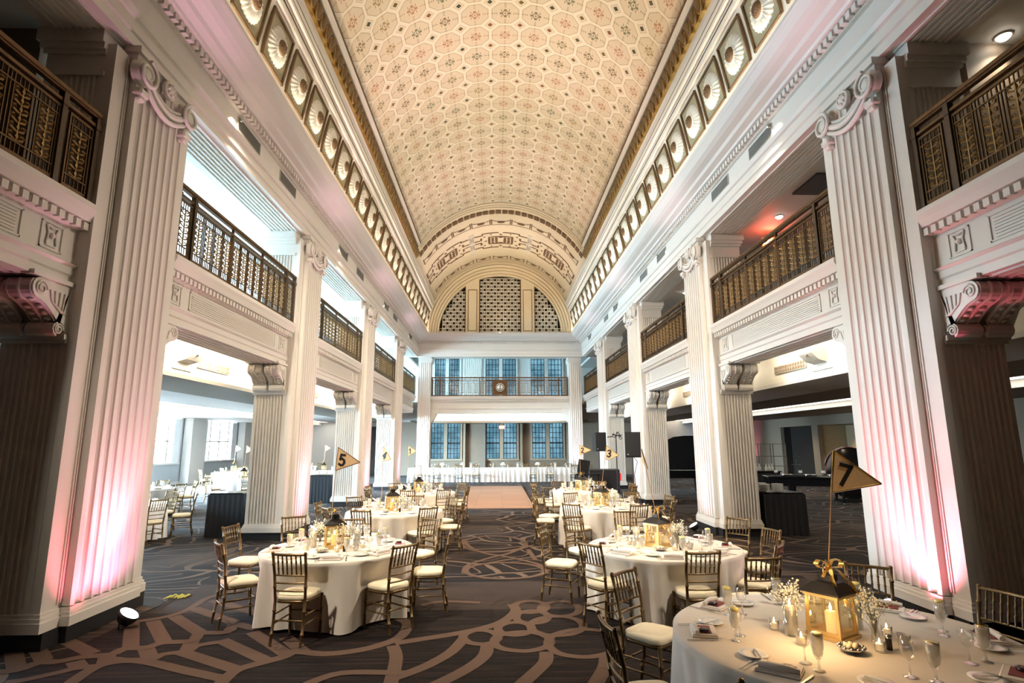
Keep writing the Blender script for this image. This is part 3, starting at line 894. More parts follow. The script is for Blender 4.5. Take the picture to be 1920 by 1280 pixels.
# --- entablature (profile extruded along the hall), dentils, vents
def ent_profile():
    # (distance from axis, z)
    return [(5.72, 7.05), (4.83, 7.05), (4.83, 7.19), (4.80, 7.21), (4.80, 7.36), (4.76, 7.38), (4.73, 7.44), (4.78, 7.46), (4.78, 7.80),
            (4.72, 7.81), (4.72, 7.93), (4.60, 7.95), (4.58, 7.99), (4.46, 8.02), (4.42, 8.07), (4.30, 8.11), (4.22, 8.16), (4.15, 8.25), (4.13, 8.27), (4.11, 8.30), (4.11, 8.35),
            (4.15, 8.35), (4.15, 8.30), (4.5, 8.28), (5.72, 8.28)]
for s in (-1, 1):
    e = MB().extrude_y([(s * x, z) for x, z in ent_profile()], -2.6, YE, True)
    ent = struct('trim_%d' % (6 if s < 0 else 7), e, M['white'])
    dn = MB()
    y = 0.6
    while y < 32.2:
        a, c = sorted((s * 4.64, s * 4.73))
        dn.box(a, c, y, y + .085, 7.83, 7.925); y += .135
    obj('dentil', dn, M['white'], ent)['kind'] = 'stuff'
    gv = MB()
    for k in range(8):
        x = 4.95 + k * .085
        a, c = sorted((s * x, s * (x + .035)))
        gv.box(a, c, .5, YE - .3, 7.03, 7.05)
    obj('soffit_reed', gv, M['white'], ent)
    # linear diffusers in the frieze
    for i in range(4):
        for off in (-2.9, PD + 1.25) if i == 0 else (-1.75, PD + 1.1):
            y = PY[i] + off
            if y < 1: continue
            a, c = sorted((s * 4.765, s * 4.785))
            v_ = obj('frieze_vent', MB().box(a, c, y, y + .95, 7.52, 7.76), M['grey'], ent)
            sl = MB()
            for q in range(6): 
                a, c = sorted((s * 4.758, s * 4.772)); sl.box(a, c, y + .03, y + .92, 7.535 + q * .036, 7.553 + q * .036)
            obj('vent_slat', sl, M['ventdark'], v_)
    # little spotlights clipped under the cornice
    for i in range(4):
        y = PY[i] + PD + 1.9 - (0 if i else .6)
        t = thing('cornice_spotlight', 'tiny chrome spotlight on the %s frieze in the %s bay from the camera' % (('left', 'right')[s > 0], ('first', 'second', 'third', 'fourth')[i]), 'spotlight', (s * 4.74, y, 7.74), 0, 'tiny spotlights on the frieze')
        obj('lamp_head', MB().lathe([(.012, -.07), (.03, -.06), (.03, 0), (.02, .02)], 8), M['silver'], t)
        obj('arm', MB().tube([(0, 0, 0), (s * .04, 0, .03)], .008, 5), M['silver'], t)
e = MB().extrude_x([(YE - .25 + (-(4.83 - x)), z) for x, z in ent_profile()][1:-1] + [(YE + .6, 8.28), (YE + .6, 7.05)], -4.83, 4.83)
ente = struct('trim_8', e, M['white'])
dn = MB(); x = -4.5
while x < 4.5:
    dn.box(x, x + .085, YE - .44, YE - .33, 7.83, 7.925); x += .135
obj('dentil', dn, M['white'], ente)['kind'] = 'stuff'

# --- piers
def flute_edge(p0, p1, n, depth, marg, ratio=.72, seg=5):
    # points from p0 to p1 with n scooped flutes; inward normal is to the left of p0->p1 direction
    p0, p1 = Vector(p0), Vector(p1)
    d = (p1 - p0); L = d.length; d.normalize(); nrm = Vector((-d.y, d.x))
    pts = [p0]
    pw = (L - 2 * marg) / n
    for i in range(n):
        c = marg + (i + .5) * pw
        for k in range(seg + 1):
            a = pi * k / seg
            pts.append(p0 + d * (c - cos(a) * pw * ratio / 2) + nrm * (sin(a) * depth))
    pts.append(p1)
    return [tuple(p) for p in pts]
OW = .92   # body width outward from the shaft face
def pier_meshes():
    body = []
    x0, x1, ya, yb = .20, OW, .0, PD
    body += [(x0, ya)]
    body += flute_edge((x0 + .02, ya), (x1, ya), 9, .022, .045)
    body += flute_edge((x1, ya), (x1, yb), 16, .022, .05)[1:]
    body += flute_edge((x1, yb), (x0 + .02, yb), 9, .022, .045)[1:]
    body += [(x0, yb)]
    sh = MB().prism(body, .34, 6.46)
    # nave face: plain margins with a bead, and the fluted pilaster
    for y0_, y1_ in ((0, .30), (PD - .30, PD)):
        sh.box(.10, .21, y0_, y1_, .34, 6.9)
        ym = y1_ - .05 if y0_ == 0 else y0_ + .05
        sh.box(.085, .11, ym - .012, ym + .012, .40, 6.9); sh.box(.085, .11, ym - .045, ym - .03, .40, 6.9)
    plv = [(.22, .27)] + [(.22, PD - .27)] 
    pil = flute_edge((.0, PD - .27), (.0, .27), 7, .04, .05, .74, 6)
    pl_ = MB().prism([(.22, .27)] + pil[::-1] + [(.22, PD - .27)], .36, 6.86)
    base = MB()
    for z0, z1, o in ((.17, .27, .045), (.27, .31, .03), (.31, .35, .015)):
        base.box(.10 - o, OW + o, -o, PD + o, z0, z1)
        base.box(.0 - o, .15, .27 - o, PD - .27 + o, z0, z1)
    pln = MB().box(.04, OW + .01, -.01, PD + .01, 0, .17)
    pln.box(-.02, .1, .24, PD - .24, 0, .17)
    cap = MB()
    for z0, z1, o in ((6.46, 6.52, .02), (6.52, 6.74, .0), (6.74, 6.80, .03), (6.80, 6.88, .06), (6.88, 7.05, .09)):
        cap.box(.21, OW + o, -o, PD + o, z0, z1)
    return sh, pl_, base, pln, cap
def scroll(b_, c, r, turns, dirn, dep, x0):
    # spiral volute in the YZ plane, standing proud of x0 towards the nave (-x)
    pts = []
    n = int(26 * turns)
    for i in range(n + 1):
        a = 2 * pi * turns * i / n
        rr = r * (1 - .80 * i / n)
        pts.append((x0 - dep * (1 - .3 * i / n) * .5, c[0] + dirn * rr * sin(a), c[1] + rr * cos(a)))
    b_.tube(pts, [r * .16 * (1 - .5 * i / n) for i in range(n + 1)], 6)
def capital_mesh():
    b_ = MB()
    yc = PD / 2
    # plain block behind
    b_.box(.0, .22, .24, PD - .24, 6.80, 7.05)
    b_.box(-.05, .15, .21, PD - .21, 6.96, 7.05)
    for d in (-1, 1):
        c = (yc + d * .50, 6.72)
        disc = MB()
        v = []
        n = 20
        for xx, rr in ((.03, .17), (-.07, .17), (-.07, .10), (-.10, .08), (-.10, .0001)):
            for k in range(n):
                a = 2 * pi * k / n
                v.append((xx, c[0] + rr * cos(a), c[1] + rr * sin(a)))
        fs = []
        for i in range(4):
            for k in range(n):
                fs.append((i * n + k, i * n + (k + 1) % n, (i + 1) * n + (k + 1) % n, (i + 1) * n + k))
        b_.add(v, fs, True)
        scroll(b_, c, .185, 1.9, -d, .14, -.04)
        # small leaf block hanging under each volute
        b_.rbox(-.09, .04, c[0] - .09, c[0] + .09, 6.40, 6.50, .02)
        b_.rbox(-.06, .04, c[0] - .06, c[0] + .06, 6.34, 6.41, .02)
    # swag between the volutes: two bands
    for dz, rad in ((0, .05), (-.10, .035), (.08, .025)):
        pts = []
        for k in range(13):
            t = -1 + 2 * k / 12
            pts.append((-.05, yc + t * .46, 6.70 + dz - .20 * (1 - t * t)))
        b_.tube(pts, rad, 6)
    # medallion
    v = []; 
    b_.M = Matrix.Translation((-.04, yc, 6.83)) @ Matrix.Rotation(-pi / 2, 4, 'Y')
    b_.lathe([(.13, 0), (.135, .04), (.11, .06), (.09, .05), (.05, .07), (.0001, .09)], 18)
    for k in range(8):
        a = 2 * pi * k / 8; b_.sphere((.07 * cos(a), .07 * sin(a), .06), .025, 6, 4)
    b_.M = None
    return b_
def console_profile(dep, h):
    # side outline (y outward, z down), S scroll
    pts = [(0, 0)]
    for k in range(9):
        a = pi / 2 - pi * k / 8
        pts.append((-(dep - .11) - .11 * cos(a), -.115 + .115 * sin(a)))
    for k in range(1, 9):
        t = k / 8
        pts.append((-(dep - .12) + (dep - .22) * (t ** .75), -.23 - (h - .38) * t))
    for k in range(7):
        a = pi * .9 - pi * 1.1 * k / 6 + pi / 2
        pts.append((-.10 + .085 * cos(a), -(h - .10) + .085 * sin(a)))
    pts.append((0, -h + .03))
    return pts
def console_mesh():
    b_ = MB()
    pr = console_profile(.52, .60)
    b_.extrude_x([(y, z) for y, z in pr], 0, .30)
    # acanthus relief on the front: little ribs following the profile
    for x in (.03, .15, .27):
        b_.tube([(x, y - .002, z) for y, z in pr[3:18]], .010 if x != .15 else .020, 6)
    for q in range(5):
        for sx in (-1, 1):
            y_, z_ = pr[9 + 2 * q if 9 + 2 * q < len(pr) else -2]
            b_.sphere((.15 + sx * .065, y_, z_), .042, 8, 5, .6)
    for x in (-.006, .306):
        c1 = (-.41, -.115); c2 = (-.11, -.50)
        for c, r in ((c1, .085), (c2, .065)):
            pts = [(x, c[0] + r * (1 - .8 * q / 20) * cos(q * .55), c[1] + r * (1 - .8 * q / 20) * sin(q * .55)) for q in range(21)]
            b_.tube(pts, .012, 4)
        for q in range(4):
            b_.tube([(x, -.08 - .07 * q, -.10), (x, -.10 - .05 * q, -.22 - .03 * (3 - q)), (x, -.05 - .02 * q, -.32)], .013, 4)
    b_.box(-.03, .33, -.56, 0, -.0, .05)
    return b_
sh_, pl_, base_, pln_, cap_ = pier_meshes()
SHM = sh_.build('shaft', M['white']); PLM = pl_.build('pilaster', M['white']); BAM = base_.build('base', M['white'])
PNM = pln_.build('plinth', M['plinth']); CPM = cap_.build('cap_moulding', M['white']); CVM = capital_mesh().build('capital', M['white'])
CSM = console_mesh().build('bracket', M['white'])
BLK = MB()
for z0, z1, o in ((3.16, 3.20, .03), (3.20, 3.26, .05)):
    BLK.box(.21, OW + o, -o, PD + o, z0, z1)
BLK = BLK.build('bracket_moulding', M['white'])
ordn = ('nearest', 'second', 'third', 'fourth')
def pier(s, y, label, group='fluted piers along the hall'):
    t = thing('pier', label, 'pillar', (s * W, y, 0), 0, group)
    t.scale = (s, 1, 1)
    obj('plinth', PNM, None, t, label='black plinth'); obj('base', BAM, None, t); obj('shaft', SHM, None, t)
    obj('pilaster', PLM, None, t); obj('capital', CVM, None, t); obj('cap_moulding', CPM, None, t)
    obj('bracket_moulding', BLK, None, t)
    for yy, fl in ((0, 1), (PD, -1)):
        for x in (.24, .60):
            o = obj('bracket', CSM, None, t)
            o.location = (x, yy, 3.80) ; o.scale = (1, fl, 1)
    return t
for i in range(4):
    for s in (-1, 1):
        extra = 'lit pink from its foot' if s < 0 else ('lit red and white from its foot' if i == 0 else 'lit pale from its foot')
        pier(s, PY[i], '%s white fluted pier on the %s side, %s' % (ordn[i], ('left', 'right')[s > 0], extra))
# end piers, turned to face the hall
for s in (-1, 1):
    t = thing('end_pier', 'white fluted corner pier at the %s end of the far balcony' % ('left', 'right')[s > 0], 'pillar', (s * 4.05, YE, 0))
    t.scale = (s, 1, 1)
    prof = flute_edge((.68, .0), (.0, .0), 5, .03, .06)
    b_ = MB().prism([(.0, .9)] + prof[::-1] + [(.72, .0), (.72, .9)], .34, 6.7)
    obj('shaft', b_, M['white'], t)
    obj('plinth', MB().box(-.02, .74, -.03, .92, 0, .17), M['plinth'], t, label='black plinth')
    bb = MB()
    for z0, z1, o in ((.17, .27, .045), (.27, .34, .02)): bb.box(-o, .72, -o, .9, z0, z1)
    obj('base', bb, M['white'], t)
    cc = MB()
    for z0, z1, o in ((6.7, 6.76, .03), (6.76, 6.86, .06), (6.86, 6.95, .09), (6.95, 7.05, .05)): cc.box(-o, .72, -o, .9, z0, z1)
    obj('cap_moulding', cc, M['white'], t)

# --- gallery fascias between the piers
def fascia_profile():
    # (outward distance from ledge face, z)
    return [(0.16, 3.82), (.16, 3.92), (.14, 3.94), (.14, 4.02), (.10, 4.05), (.16, 4.08), (.16, 4.46), (.10, 4.48), (.10, 4.56), (.03, 4.58), (.0, 4.66), (-.03, 4.72), (-.03, 4.78), (.80, 4.78), (.80, 3.82)]
def fascia(s, y0, y1, name, xw=4.87):
    b_ = MB().extrude_y([(s * (xw + x), z) for x, z in fascia_profile()], y0, y1)
    t = struct(name, b_, M['white'])
    d = MB(); y = y0 + .03
    while y < y1 - .06:
        a, c = sorted((s * (xw + .04), s * (xw + .12))); d.box(a, c, y, y + .075, 4.475, 4.56); y += .12
    obj('dentil', d, M['white'], t)['kind'] = 'stuff'
    p = MB()
    xa, xb = sorted((s * (xw + .145), s * (xw + .17)))
    for z in (4.12, 4.40): p.box(xa, xb, y0 + .75, y1 - .75, z, z + .018)
    for yy in (y0 + .75, y1 - .77): p.box(xa, xb, yy, yy + .018, 4.12, 4.418)
    for k in range(7): p.box(xa, xb, y0 + .82, y1 - .82, 4.155 + k * .034, 4.165 + k * .034)
    obj('reeded_panel', p, M['white'], t)
    for yy in (y0 + .36, y1 - .36):
        q = MB()
        for dy in (-.15, .135): q.box(xa, xb, yy + dy, yy + dy + .015, 4.12, 4.42)
        for z in (4.12, 4.405): q.box(xa, xb, yy - .15, yy + .15, z, z + .015)
        q.tube([(s * (xw + .15), yy - .08, 4.38), (s * (xw + .15), yy - .05, 4.30), (s * (xw + .15), yy - .07, 4.18)], .014, 4)
        q.tube([(s * (xw + .15), yy + .08, 4.38), (s * (xw + .15), yy + .05, 4.30), (s * (xw + .15), yy + .07, 4.18)], .014, 4)
        q.tube([(s * (xw + .15), yy - .08, 4.385), (s * (xw + .15), yy, 4.36), (s * (xw + .15), yy + .08, 4.385)], .014, 4)
        q.box(xa, xb, yy - .07, yy + .07, 4.16, 4.175); q.sphere((s * (xw + .15), yy, 4.28), .035, 8, 5)
        obj('shield_ornament', q, M['white'], t)
    g = MB()
    for k in range(5):
        a, c = sorted((s * (xw + .24 + k * .11), s * (xw + .28 + k * .11))); g.box(a, c, y0 + .1, y1 - .1, 3.80, 3.82)
    obj('soffit_reed', g, M['white'], t)
    return t
n_ = 9
for s in (-1, 1):
    for i in range(5):
        y0 = -2.6 if i == 0 else PY[i - 1] + PD
        y1 = PY[i] if i < 4 else YE
        fascia(s, y0, y1, 'trim_%d' % n_); n_ += 1
# end fascia
ef = MB().extrude_x([(33.0 + x, z) for x, z in fascia_profile()], -4.05, 4.05)
tef = struct('trim_%d' % n_, ef, M['white']); n_ += 1
d = MB(); x = -4.0
while x < 4.0: d.box(x, x + .075, 33.04, 33.12, 4.475, 4.56); x += .12
obj('dentil', d, M['white'], tef)['kind'] = 'stuff'
for s in (-1, 1):
    cor = MB()
    cor.add([(s * 4.05, 33.1, 4.05), (s * 3.6, 33.1, 4.05), (s * 3.9, 33.1, 3.4), (s * 4.05, 33.1, 3.25), (s * 4.05, 33.7, 4.05), (s * 3.6, 33.7, 4.05), (s * 3.9, 33.7, 3.4), (s * 4.05, 33.7, 3.25)],
            [(0, 1, 2, 3), (7, 6, 5, 4), (1, 5, 6, 2), (2, 6, 7, 3), (0, 4, 5, 1), (0, 3, 7, 4)])
    obj('corner_bracket', cor, M['white'], tef)

# --- balcony railings
def rail_panel(wd, cols, h=.86):
    b_ = MB()     # local: x along the railing, z up from 0
    fr = .022
    for x0, x1, z0, z1 in ((0, wd, 0, fr * 1.6), (0, wd, h - fr * 1.4, h), (0, fr, 0, h), (wd - fr, wd, 0, h)):
        b_.box(x0, x1, -.012, .012, z0, z1)
    b_.box(0, wd, -.01, .01, .14, .155); b_.box(0, wd, -.01, .01, h - .135, h - .12)
    pitch = wd / cols
    for c in range(cols):
        cx_ = pitch * (c + .5)
        for dx in (-pitch * .36, pitch * .36):
            b_.box(cx_ + dx - .006, cx_ + dx + .006, -.008, .008, .03, h - .03)
        for dx in (-pitch * .16, pitch * .16, 0):
            b_.box(cx_ + dx - .004, cx_ + dx + .004, -.006, .006, .03, .14); b_.box(cx_ + dx - .004, cx_ + dx + .004, -.006, .006, h - .13, h - .03)
        if c < cols - 1:
            b_.box(pitch * (c + 1) - .005, pitch * (c + 1) + .005, -.008, .008, .03, h - .03)
    return b_
def rail_leaves(wd, cols, h=.86):
    b_ = MB()
    pitch = wd / cols
    for c in range(cols):
        cx_ = pitch * (c + .5)
        n = 6; st = (h - .29) / n
        b_.box(cx_ - .006, cx_ + .006, -.008, .008, .155, h - .135)
        for k in range(n):
            z = .16 + st * (k + .5)
            w2 = pitch * .33
            # a leaf pair with curled tips and a bead
            for d in (-1, 1):
                b_.tube([(cx_, 0, z - st * .45), (cx_ + d * w2 * .75, 0, z - st * .15), (cx_ + d * w2 * .95, 0, z + st * .2), (cx_ + d * w2 * .55, 0, z + st * .3), (cx_ + d * w2 * .45, 0, z + st * .05)], [.008, .015, .013, .011, .007], 4, smooth=False)
            b_.add([(cx_ - .02, -.01, z), (cx_, -.016, z - st * .3), (cx_ + .02, -.01, z), (cx_, -.016, z + st * .35), (cx_, .012, z)], [(0, 1, 3), (1, 2, 3), (0, 4, 1), (1, 4, 2), (2, 4, 3), (3, 4, 0)])
    return b_
PM = {}
def railing(loc, rz, L, label, mirror=False, clock=False, group='bronze balcony railings'):
    t = thing('balcony_railing', label, 'railing', loc, rz, group)
    endw = .42
    H = ZR - ZF1
    r1 = MB().box(0, L, -.045, .045, H - .045, H); r1.box(0, L, -.03, .03, H - .07, H - .045)
    obj('hand_rail', r1, M['bronze'], t)
    r2 = MB().box(0, L, -.03, .03, .95, .985); r2.box(0, L, -.025, .025, 0, .05)
    obj('panel_rail', r2, M['bronze'], t)
    xs = [0, endw + .06]
    n = 3
    mw = (L - 2 * (endw + .06) - .06) / n
    posts = [.03, endw + .06 + .0]
    for k in range(n + 1): posts.append(endw + .06 + mw * k + .0)
    posts.append(L - .03)
    posts = sorted(set(round(p, 3) for p in posts))
    for p in posts:
        big = p < .1 or p > L - .1 or abs(p - (endw + .06)) < .02 or abs(p - (endw + .06 + 3 * mw)) < .02
        r = .034 if big else .018
        pb = MB().box(p - r, p + r, -.035 if big else -.02, .035 if big else .02, 0, H - .045)
        if big: pb.box(p - r - .012, p + r + .012, -.045, .045, .93, 1.0)
        obj('post', pb, M['darkbronze'] if big else M['bronze'], t)
    k_ = ('e', round(endw, 3))
    def pm(wd, cols, nm):
        key = (round(wd, 3), cols)
        if key not in PM:
            PM[key] = (rail_panel(wd, cols).build('panel', M['bronze']), rail_leaves(wd, cols).build('leaf_ornament', M['bronzegold']))
        return PM[key]
    def put(x, wd, cols):
        f_, l_ = pm(wd, cols, '')
        o = obj('panel', f_, None, t); o.location = (x, 0, .06)
        o2 = obj('leaf_ornament', l_, None, o)
    put(.07, endw - .06, 1); put(L - endw - .01, endw - .06, 1)
    for k in range(n):
        if clock and k == 1: continue
        put(endw + .06 + mw * k + .03, mw - .06, 4 if mw < 1.7 else 6)
    return t, mw, endw
bays = ('bay nearest the camera', 'first bay beyond the nearest pier', 'second bay beyond the nearest pier', 'third bay beyond the nearest pier', 'last bay before the end wall')
for s in (-1, 1):
    for i in range(5):
        y0 = 1.32 if i == 0 else PY[i - 1] + PD
        y1 = PY[i] if i < 4 else YE
        railing((s * 4.95, y0 + .02, ZF1), pi / 2, y1 - y0 - .04, 'bronze leaf-pattern railing on the %s balcony, %s' % (('left', 'right')[s > 0], bays[i]))
te, mw, ew = railing((-4.02, 33.1, ZF1), 0, 8.04, 'bronze balcony railing across the far end with a round clock at its centre', clock=True, group=None)
# middle part of the end railing: ornament either side of the clock
for x0 in (ew + .06 + mw + .03, ew + .06 + mw * 1.5 + .40):
    wd = mw / 2 - .43
    f_, l_ = rail_panel(wd, 3).build('panel', M['bronze']), rail_leaves(wd, 3).build('leaf_ornament', M['bronzegold'])
    o = obj('panel', f_, None, te); o.location = (x0, 0, .06)
    obj('leaf_ornament', l_, None, o)
ck = thing('clock', 'round white clock set in the middle of the far balcony railing', 'clock', (0, 33.02, 5.30))
ck['label'] = 'round white-faced clock in a bronze square, centre of the far balcony railing'
cf = MB(); cf.M = Matrix.Rotation(pi / 2, 4, 'X')
cf.lathe([(.0001, .02), (.27, .02), (.27, -.02)], 32)
obj('clock_face', cf, M['china'], ck)
cr_ = MB(); cr_.M = Matrix.Rotation(pi / 2, 4, 'X'); cr_.lathe([(.27, -.02), (.27, .045), (.31, .045), (.31, -.02)], 32)
obj('bezel', cr_, M['bronze'], ck)
nb = MB()
for k in range(12):
    a = 2 * pi * k / 12
    nb.bar((.17 * sin(a), -.026, .17 * cos(a)), (.245 * sin(a), -.026, .245 * cos(a)), .006, .045) if k in (3, 9) else nb.bar((.15 * sin(a), -.026, .15 * cos(a)), (.25 * sin(a), -.026, .25 * cos(a)), .035, .035)
nb_ = obj('numeral', nb, M['ink'], ck)
hb = MB(); hb.bar((0, -.03, -.03), (.02, -.03, .19), .03, .03); hb.bar((0, -.033, .02), (.0, -.033, -.15), .035, .03)
obj('clock_hand', hb, M['ink'], ck)
sq = MB()
sq.box(-.42, .42, .025, .045, -.46, .46)
for x0, x1, z0, z1 in ((-.42, .42, -.46, -.41), (-.42, .42, .41, .46), (-.42, -.37, -.46, .46), (.37, .42, -.46, .46)): sq.box(x0, x1, .0, .03, z0, z1)
obj('clock_frame', sq, M['bronze'], ck)

# --- side aisles: ceilings under the galleries, bulkheads, outer ceilings, walls
for s, nm in ((-1, 'left'), (1, 'right')):
    def bx(x0, x1, *r):
        a, c = sorted((s * x0, s * x1)); return MB().box(a, c, *r)
    struct('ceiling_%s' % nm, bx(5.80, 9.6, 5.6, YE + 1.0, 4.46, 4.6), M['creamlight'])
    for i_ in range(4): struct('ceiling', bx(5.67, 5.80, PY[i_] + PD, (PY[i_ + 1] if i_ < 3 else YE), 4.46, 4.6), M['creamlight'])
    struct('trim_%d' % n_, bx(6.4, 6.55, 5.6, 34.7, 3.42, 4.46), M['creamlight']); n_ += 1
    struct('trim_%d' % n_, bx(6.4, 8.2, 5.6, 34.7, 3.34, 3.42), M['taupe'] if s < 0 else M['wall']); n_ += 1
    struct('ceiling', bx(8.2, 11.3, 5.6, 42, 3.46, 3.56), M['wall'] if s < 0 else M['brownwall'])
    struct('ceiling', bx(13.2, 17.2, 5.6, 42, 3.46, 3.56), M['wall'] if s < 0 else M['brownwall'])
    struct('trim_%d' % n_, bx(13.0, 13.2, 5.6, 42, 3.40, 3.70), M['wall']); n_ += 1
    t = struct('trim_%d' % n_, bx(11.3, 13.0, 5.6, 42, 3.62, 3.66), M['wall']); n_ += 1
    lens = bx(11.4, 12.9, 6.0, 41.5, 3.60, 3.62)
    tag(obj('cove_panel', lens, M['covelens']), 'long glowing cove strip in the low ceiling of the %s side room' % nm, 'ceiling light')
    # gallery: floor, outer wall, ceiling
    struct('wall_%s_gallery' % nm, bx(9.5, 9.7, -2.6, 38.4, 4.6, 7.4), M['wall'])
    struct('ceiling', bx(5.5, 9.7, -2.6, 38.4, 7.16, 7.3), M['wall'])
    struct('floor', bx(5.80, 9.6, -2.6, 38.4, 4.6, 4.66), M['taupe'])
    struct('wall_%s_gallery_near' % nm, bx(5.86, 9.5, 6.35, 6.5, 4.66, 7.16), M['brownwall'])  # added partition, keeps gallery daylight out of the nearest bay
    # closes the aisle beside the nearest bay (its far face is what the room shows)
    struct('wall_%s_near' % nm, bx(5.7, 17.2, 4.9, 5.1, 0, 4.5), M['darkwall'])
# outer room walls
lw_ = MB()
ys = [5.1, 6.0, 10.2, 12.6, 17.6, 19.6, 24.6, 26.3, 30.7, 32.7, 37.2, 38.7, 41.2, 42.0]
prev = 5.1
wins = [(11.0, 15.6), (18.4, 23.0), (26.0, 30.7), (32.7, 37.2), (38.7, 41.4)]
for a, c in wins:
    lw_.box(-17.2, -17.0, prev, a, 0, 3.5); lw_.box(-17.2, -17.0, a, c, 0, 1.1); prev = c
lw_.box(-17.2, -17.0, prev, 42.0, 0, 3.5)
struct('wall_left', lw_, M['greywall'])
wn_ = 1
for a, c in wins:
    wf = MB()
    for k in range(5):
        y = a + (c - a) * k / 4
        wf.box(-17.12, -16.96, y - .05, y + .05, 1.1, 3.46)
    wf.box(-17.12, -16.9, a - .05, c + .05, 1.06, 1.14); wf.box(-17.12, -16.96, a, c, 2.2, 2.26)
    t = struct('window_%d' % wn_, wf, M['wall'])
    obj('pane', MB().box(-17.16, -17.14, a, c, 1.1, 3.5), M['panebright'], t)
    cu = MB()
    for y in (a + .1, c - .7):
        n = 10
        pts = [(-16.93 + .03 * (k % 2), y + .6 * k / n) for k in range(n + 1)]
        cu.add([(x, yy, 1.15) for x, yy in pts] + [(x, yy, 3.4) for x, yy in pts], [(k, k + 1, n + 2 + k, n + 1 + k) for k in range(n)])
    obj('curtain', cu, M['curtain'], t)
    wn_ += 1
for i, (a, c) in enumerate(((15.9, 18.1), (30.95, 32.45), (37.35, 38.55))):
    tag(obj('wall_pilaster', MB().box(-16.95, -16.5, a, c, 0, 3.46), M['wall']), ('broad pale wall pier at the left of the side room windows', 'pale wall pier between the two wide side room windows', 'pale wall pier right of the wide side room window')[i], 'pillar')
struct('wall_left_end', MB().box(-17.2, -4.6, 42.0, 42.2, 0, 3.6), M['wall'])
struct('baseboard_left', MB().box(-17.0, -16.94, 5.1, 42, 0, .16), M['wall'])
# right room: wall with dark doorways and a tan alcove
rw = MB()
rw.box(17.0, 17.2, 5.1, 26.2, 0, 3.5); rw.box(17.0, 17.2, 26.2, 30.0, 2.95, 3.5); rw.box(17.0, 17.2, 30.0, 30.6, 0, 3.5)
rw.box(17.0, 17.2, 30.6, 34.0, 2.95, 3.5); rw.box(17.0, 17.2, 34.0, 42, 0, 3.5)
struct('wall_right', rw, M['brownwall'])
struct('wall_right_alcove', MB().box(18.6, 18.8, 26.0, 30.2, 0, 3.2).box(17.2, 18.8, 30.1, 30.3, 0, 3.2), mat('tan_alcove_paint', (.40, .31, .19), .6))
struct('ceiling', MB().box(17.2, 19.4, 26, 34, 2.96, 3.1), M['brownwall'])
struct('floor', MB().box(17.2, 19.4, 26, 34, -.05, .0), M['taupe'])
struct('door_3', MB().box(17.6, 17.7, 30.3, 34.3, 0, 3.2).box(17.2, 17.7, 33.98, 34.1, 0, 3.2), M['darkwall'])
spot('alcove_beam', (17.9, 28.6, 2.9), (18.5, 28.6, 0), 90, WARM, 110, .8, .05)
struct('wall_right_end', MB().box(4.6, 17.2, 40.0, 40.2, 0, 3.6), mat('rose_grey_wall', (.40, .36, .33), .6))
for a, c, nm in ((9.2, 10.6, 'door_2'),):
    dd = struct(nm, MB().box(a, c, 39.93, 39.99, 0, 2.9), M['darkwall'])
    f = MB()
    f.box(a - .12, a, 39.88, 40.0, 0, 3.02); f.box(c, c + .12, 39.88, 40.0, 0, 3.02); f.box(a - .12, c + .12, 39.88, 40.0, 2.9, 3.02)
    obj('door_frame', f, M['greywall'], dd)
struct('trim_%d' % n_, MB().box(8.6, 9.4, 33.6, 34.4, 0, 3.46), M['brownwall']); n_ += 1
struct('wall_back', MB().box(-17.2, 17.2, -2.9, -2.6, 0, 13), M['brownwall'])
struct('wall_near_left', MB().box(-9.7, -9.5, -2.6, 5.0, 0, 4.6), M['darkwall'])
struct('wall_near_right', MB().box(9.5, 9.7, -2.6, 5.0, 0, 4.6), M['darkwall'])

# --- far end: under-balcony bulkhead, back wall with windows
struct('trim_%d' % n_, MB().box(-4.78, 4.78, 34.7, 34.85, 3.42, 4.5), M['creamlight']); n_ += 1
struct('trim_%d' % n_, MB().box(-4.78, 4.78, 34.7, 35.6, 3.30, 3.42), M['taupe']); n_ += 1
struct('ceiling', MB().box(-6.4, 6.4, 33.7, 38.3, 4.5, 4.6), M['creamlight'])
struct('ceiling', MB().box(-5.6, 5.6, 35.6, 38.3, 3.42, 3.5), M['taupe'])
struct('ceiling', MB().box(-9.6, 9.6, YE + .35, 38.4, 8.2, 8.35), M['wall'])
fw = MB(); up_ = MB()
WF = [(-4.6, -2.62), (-.9, 1.16), (2.2, 4.28)]
prev = -9.7
for a, c in WF:
    fw.box(prev, a, 38.3, 38.5, 0, 3.5); fw.box(a, c, 38.3, 38.5, 0, 1.06); prev = c
fw.box(prev, 9.7, 38.3, 38.5, 0, 3.5)
wfar = struct('wall_end', fw, M['brownwall'])
prev = -9.7
WU = [(-4.4, -2.74), (-.96, 1.12), (2.15, 4.28)]
for a, c in WU:
    up_.box(prev, a, 38.3, 38.5, 3.5, 8.2); up_.box(a, c, 38.3, 38.5, 3.5, 4.9); prev = c
up_.box(prev, 9.7, 38.3, 38.5, 3.5, 8.2)
struct('wall_end_upper', up_, M['wall'])
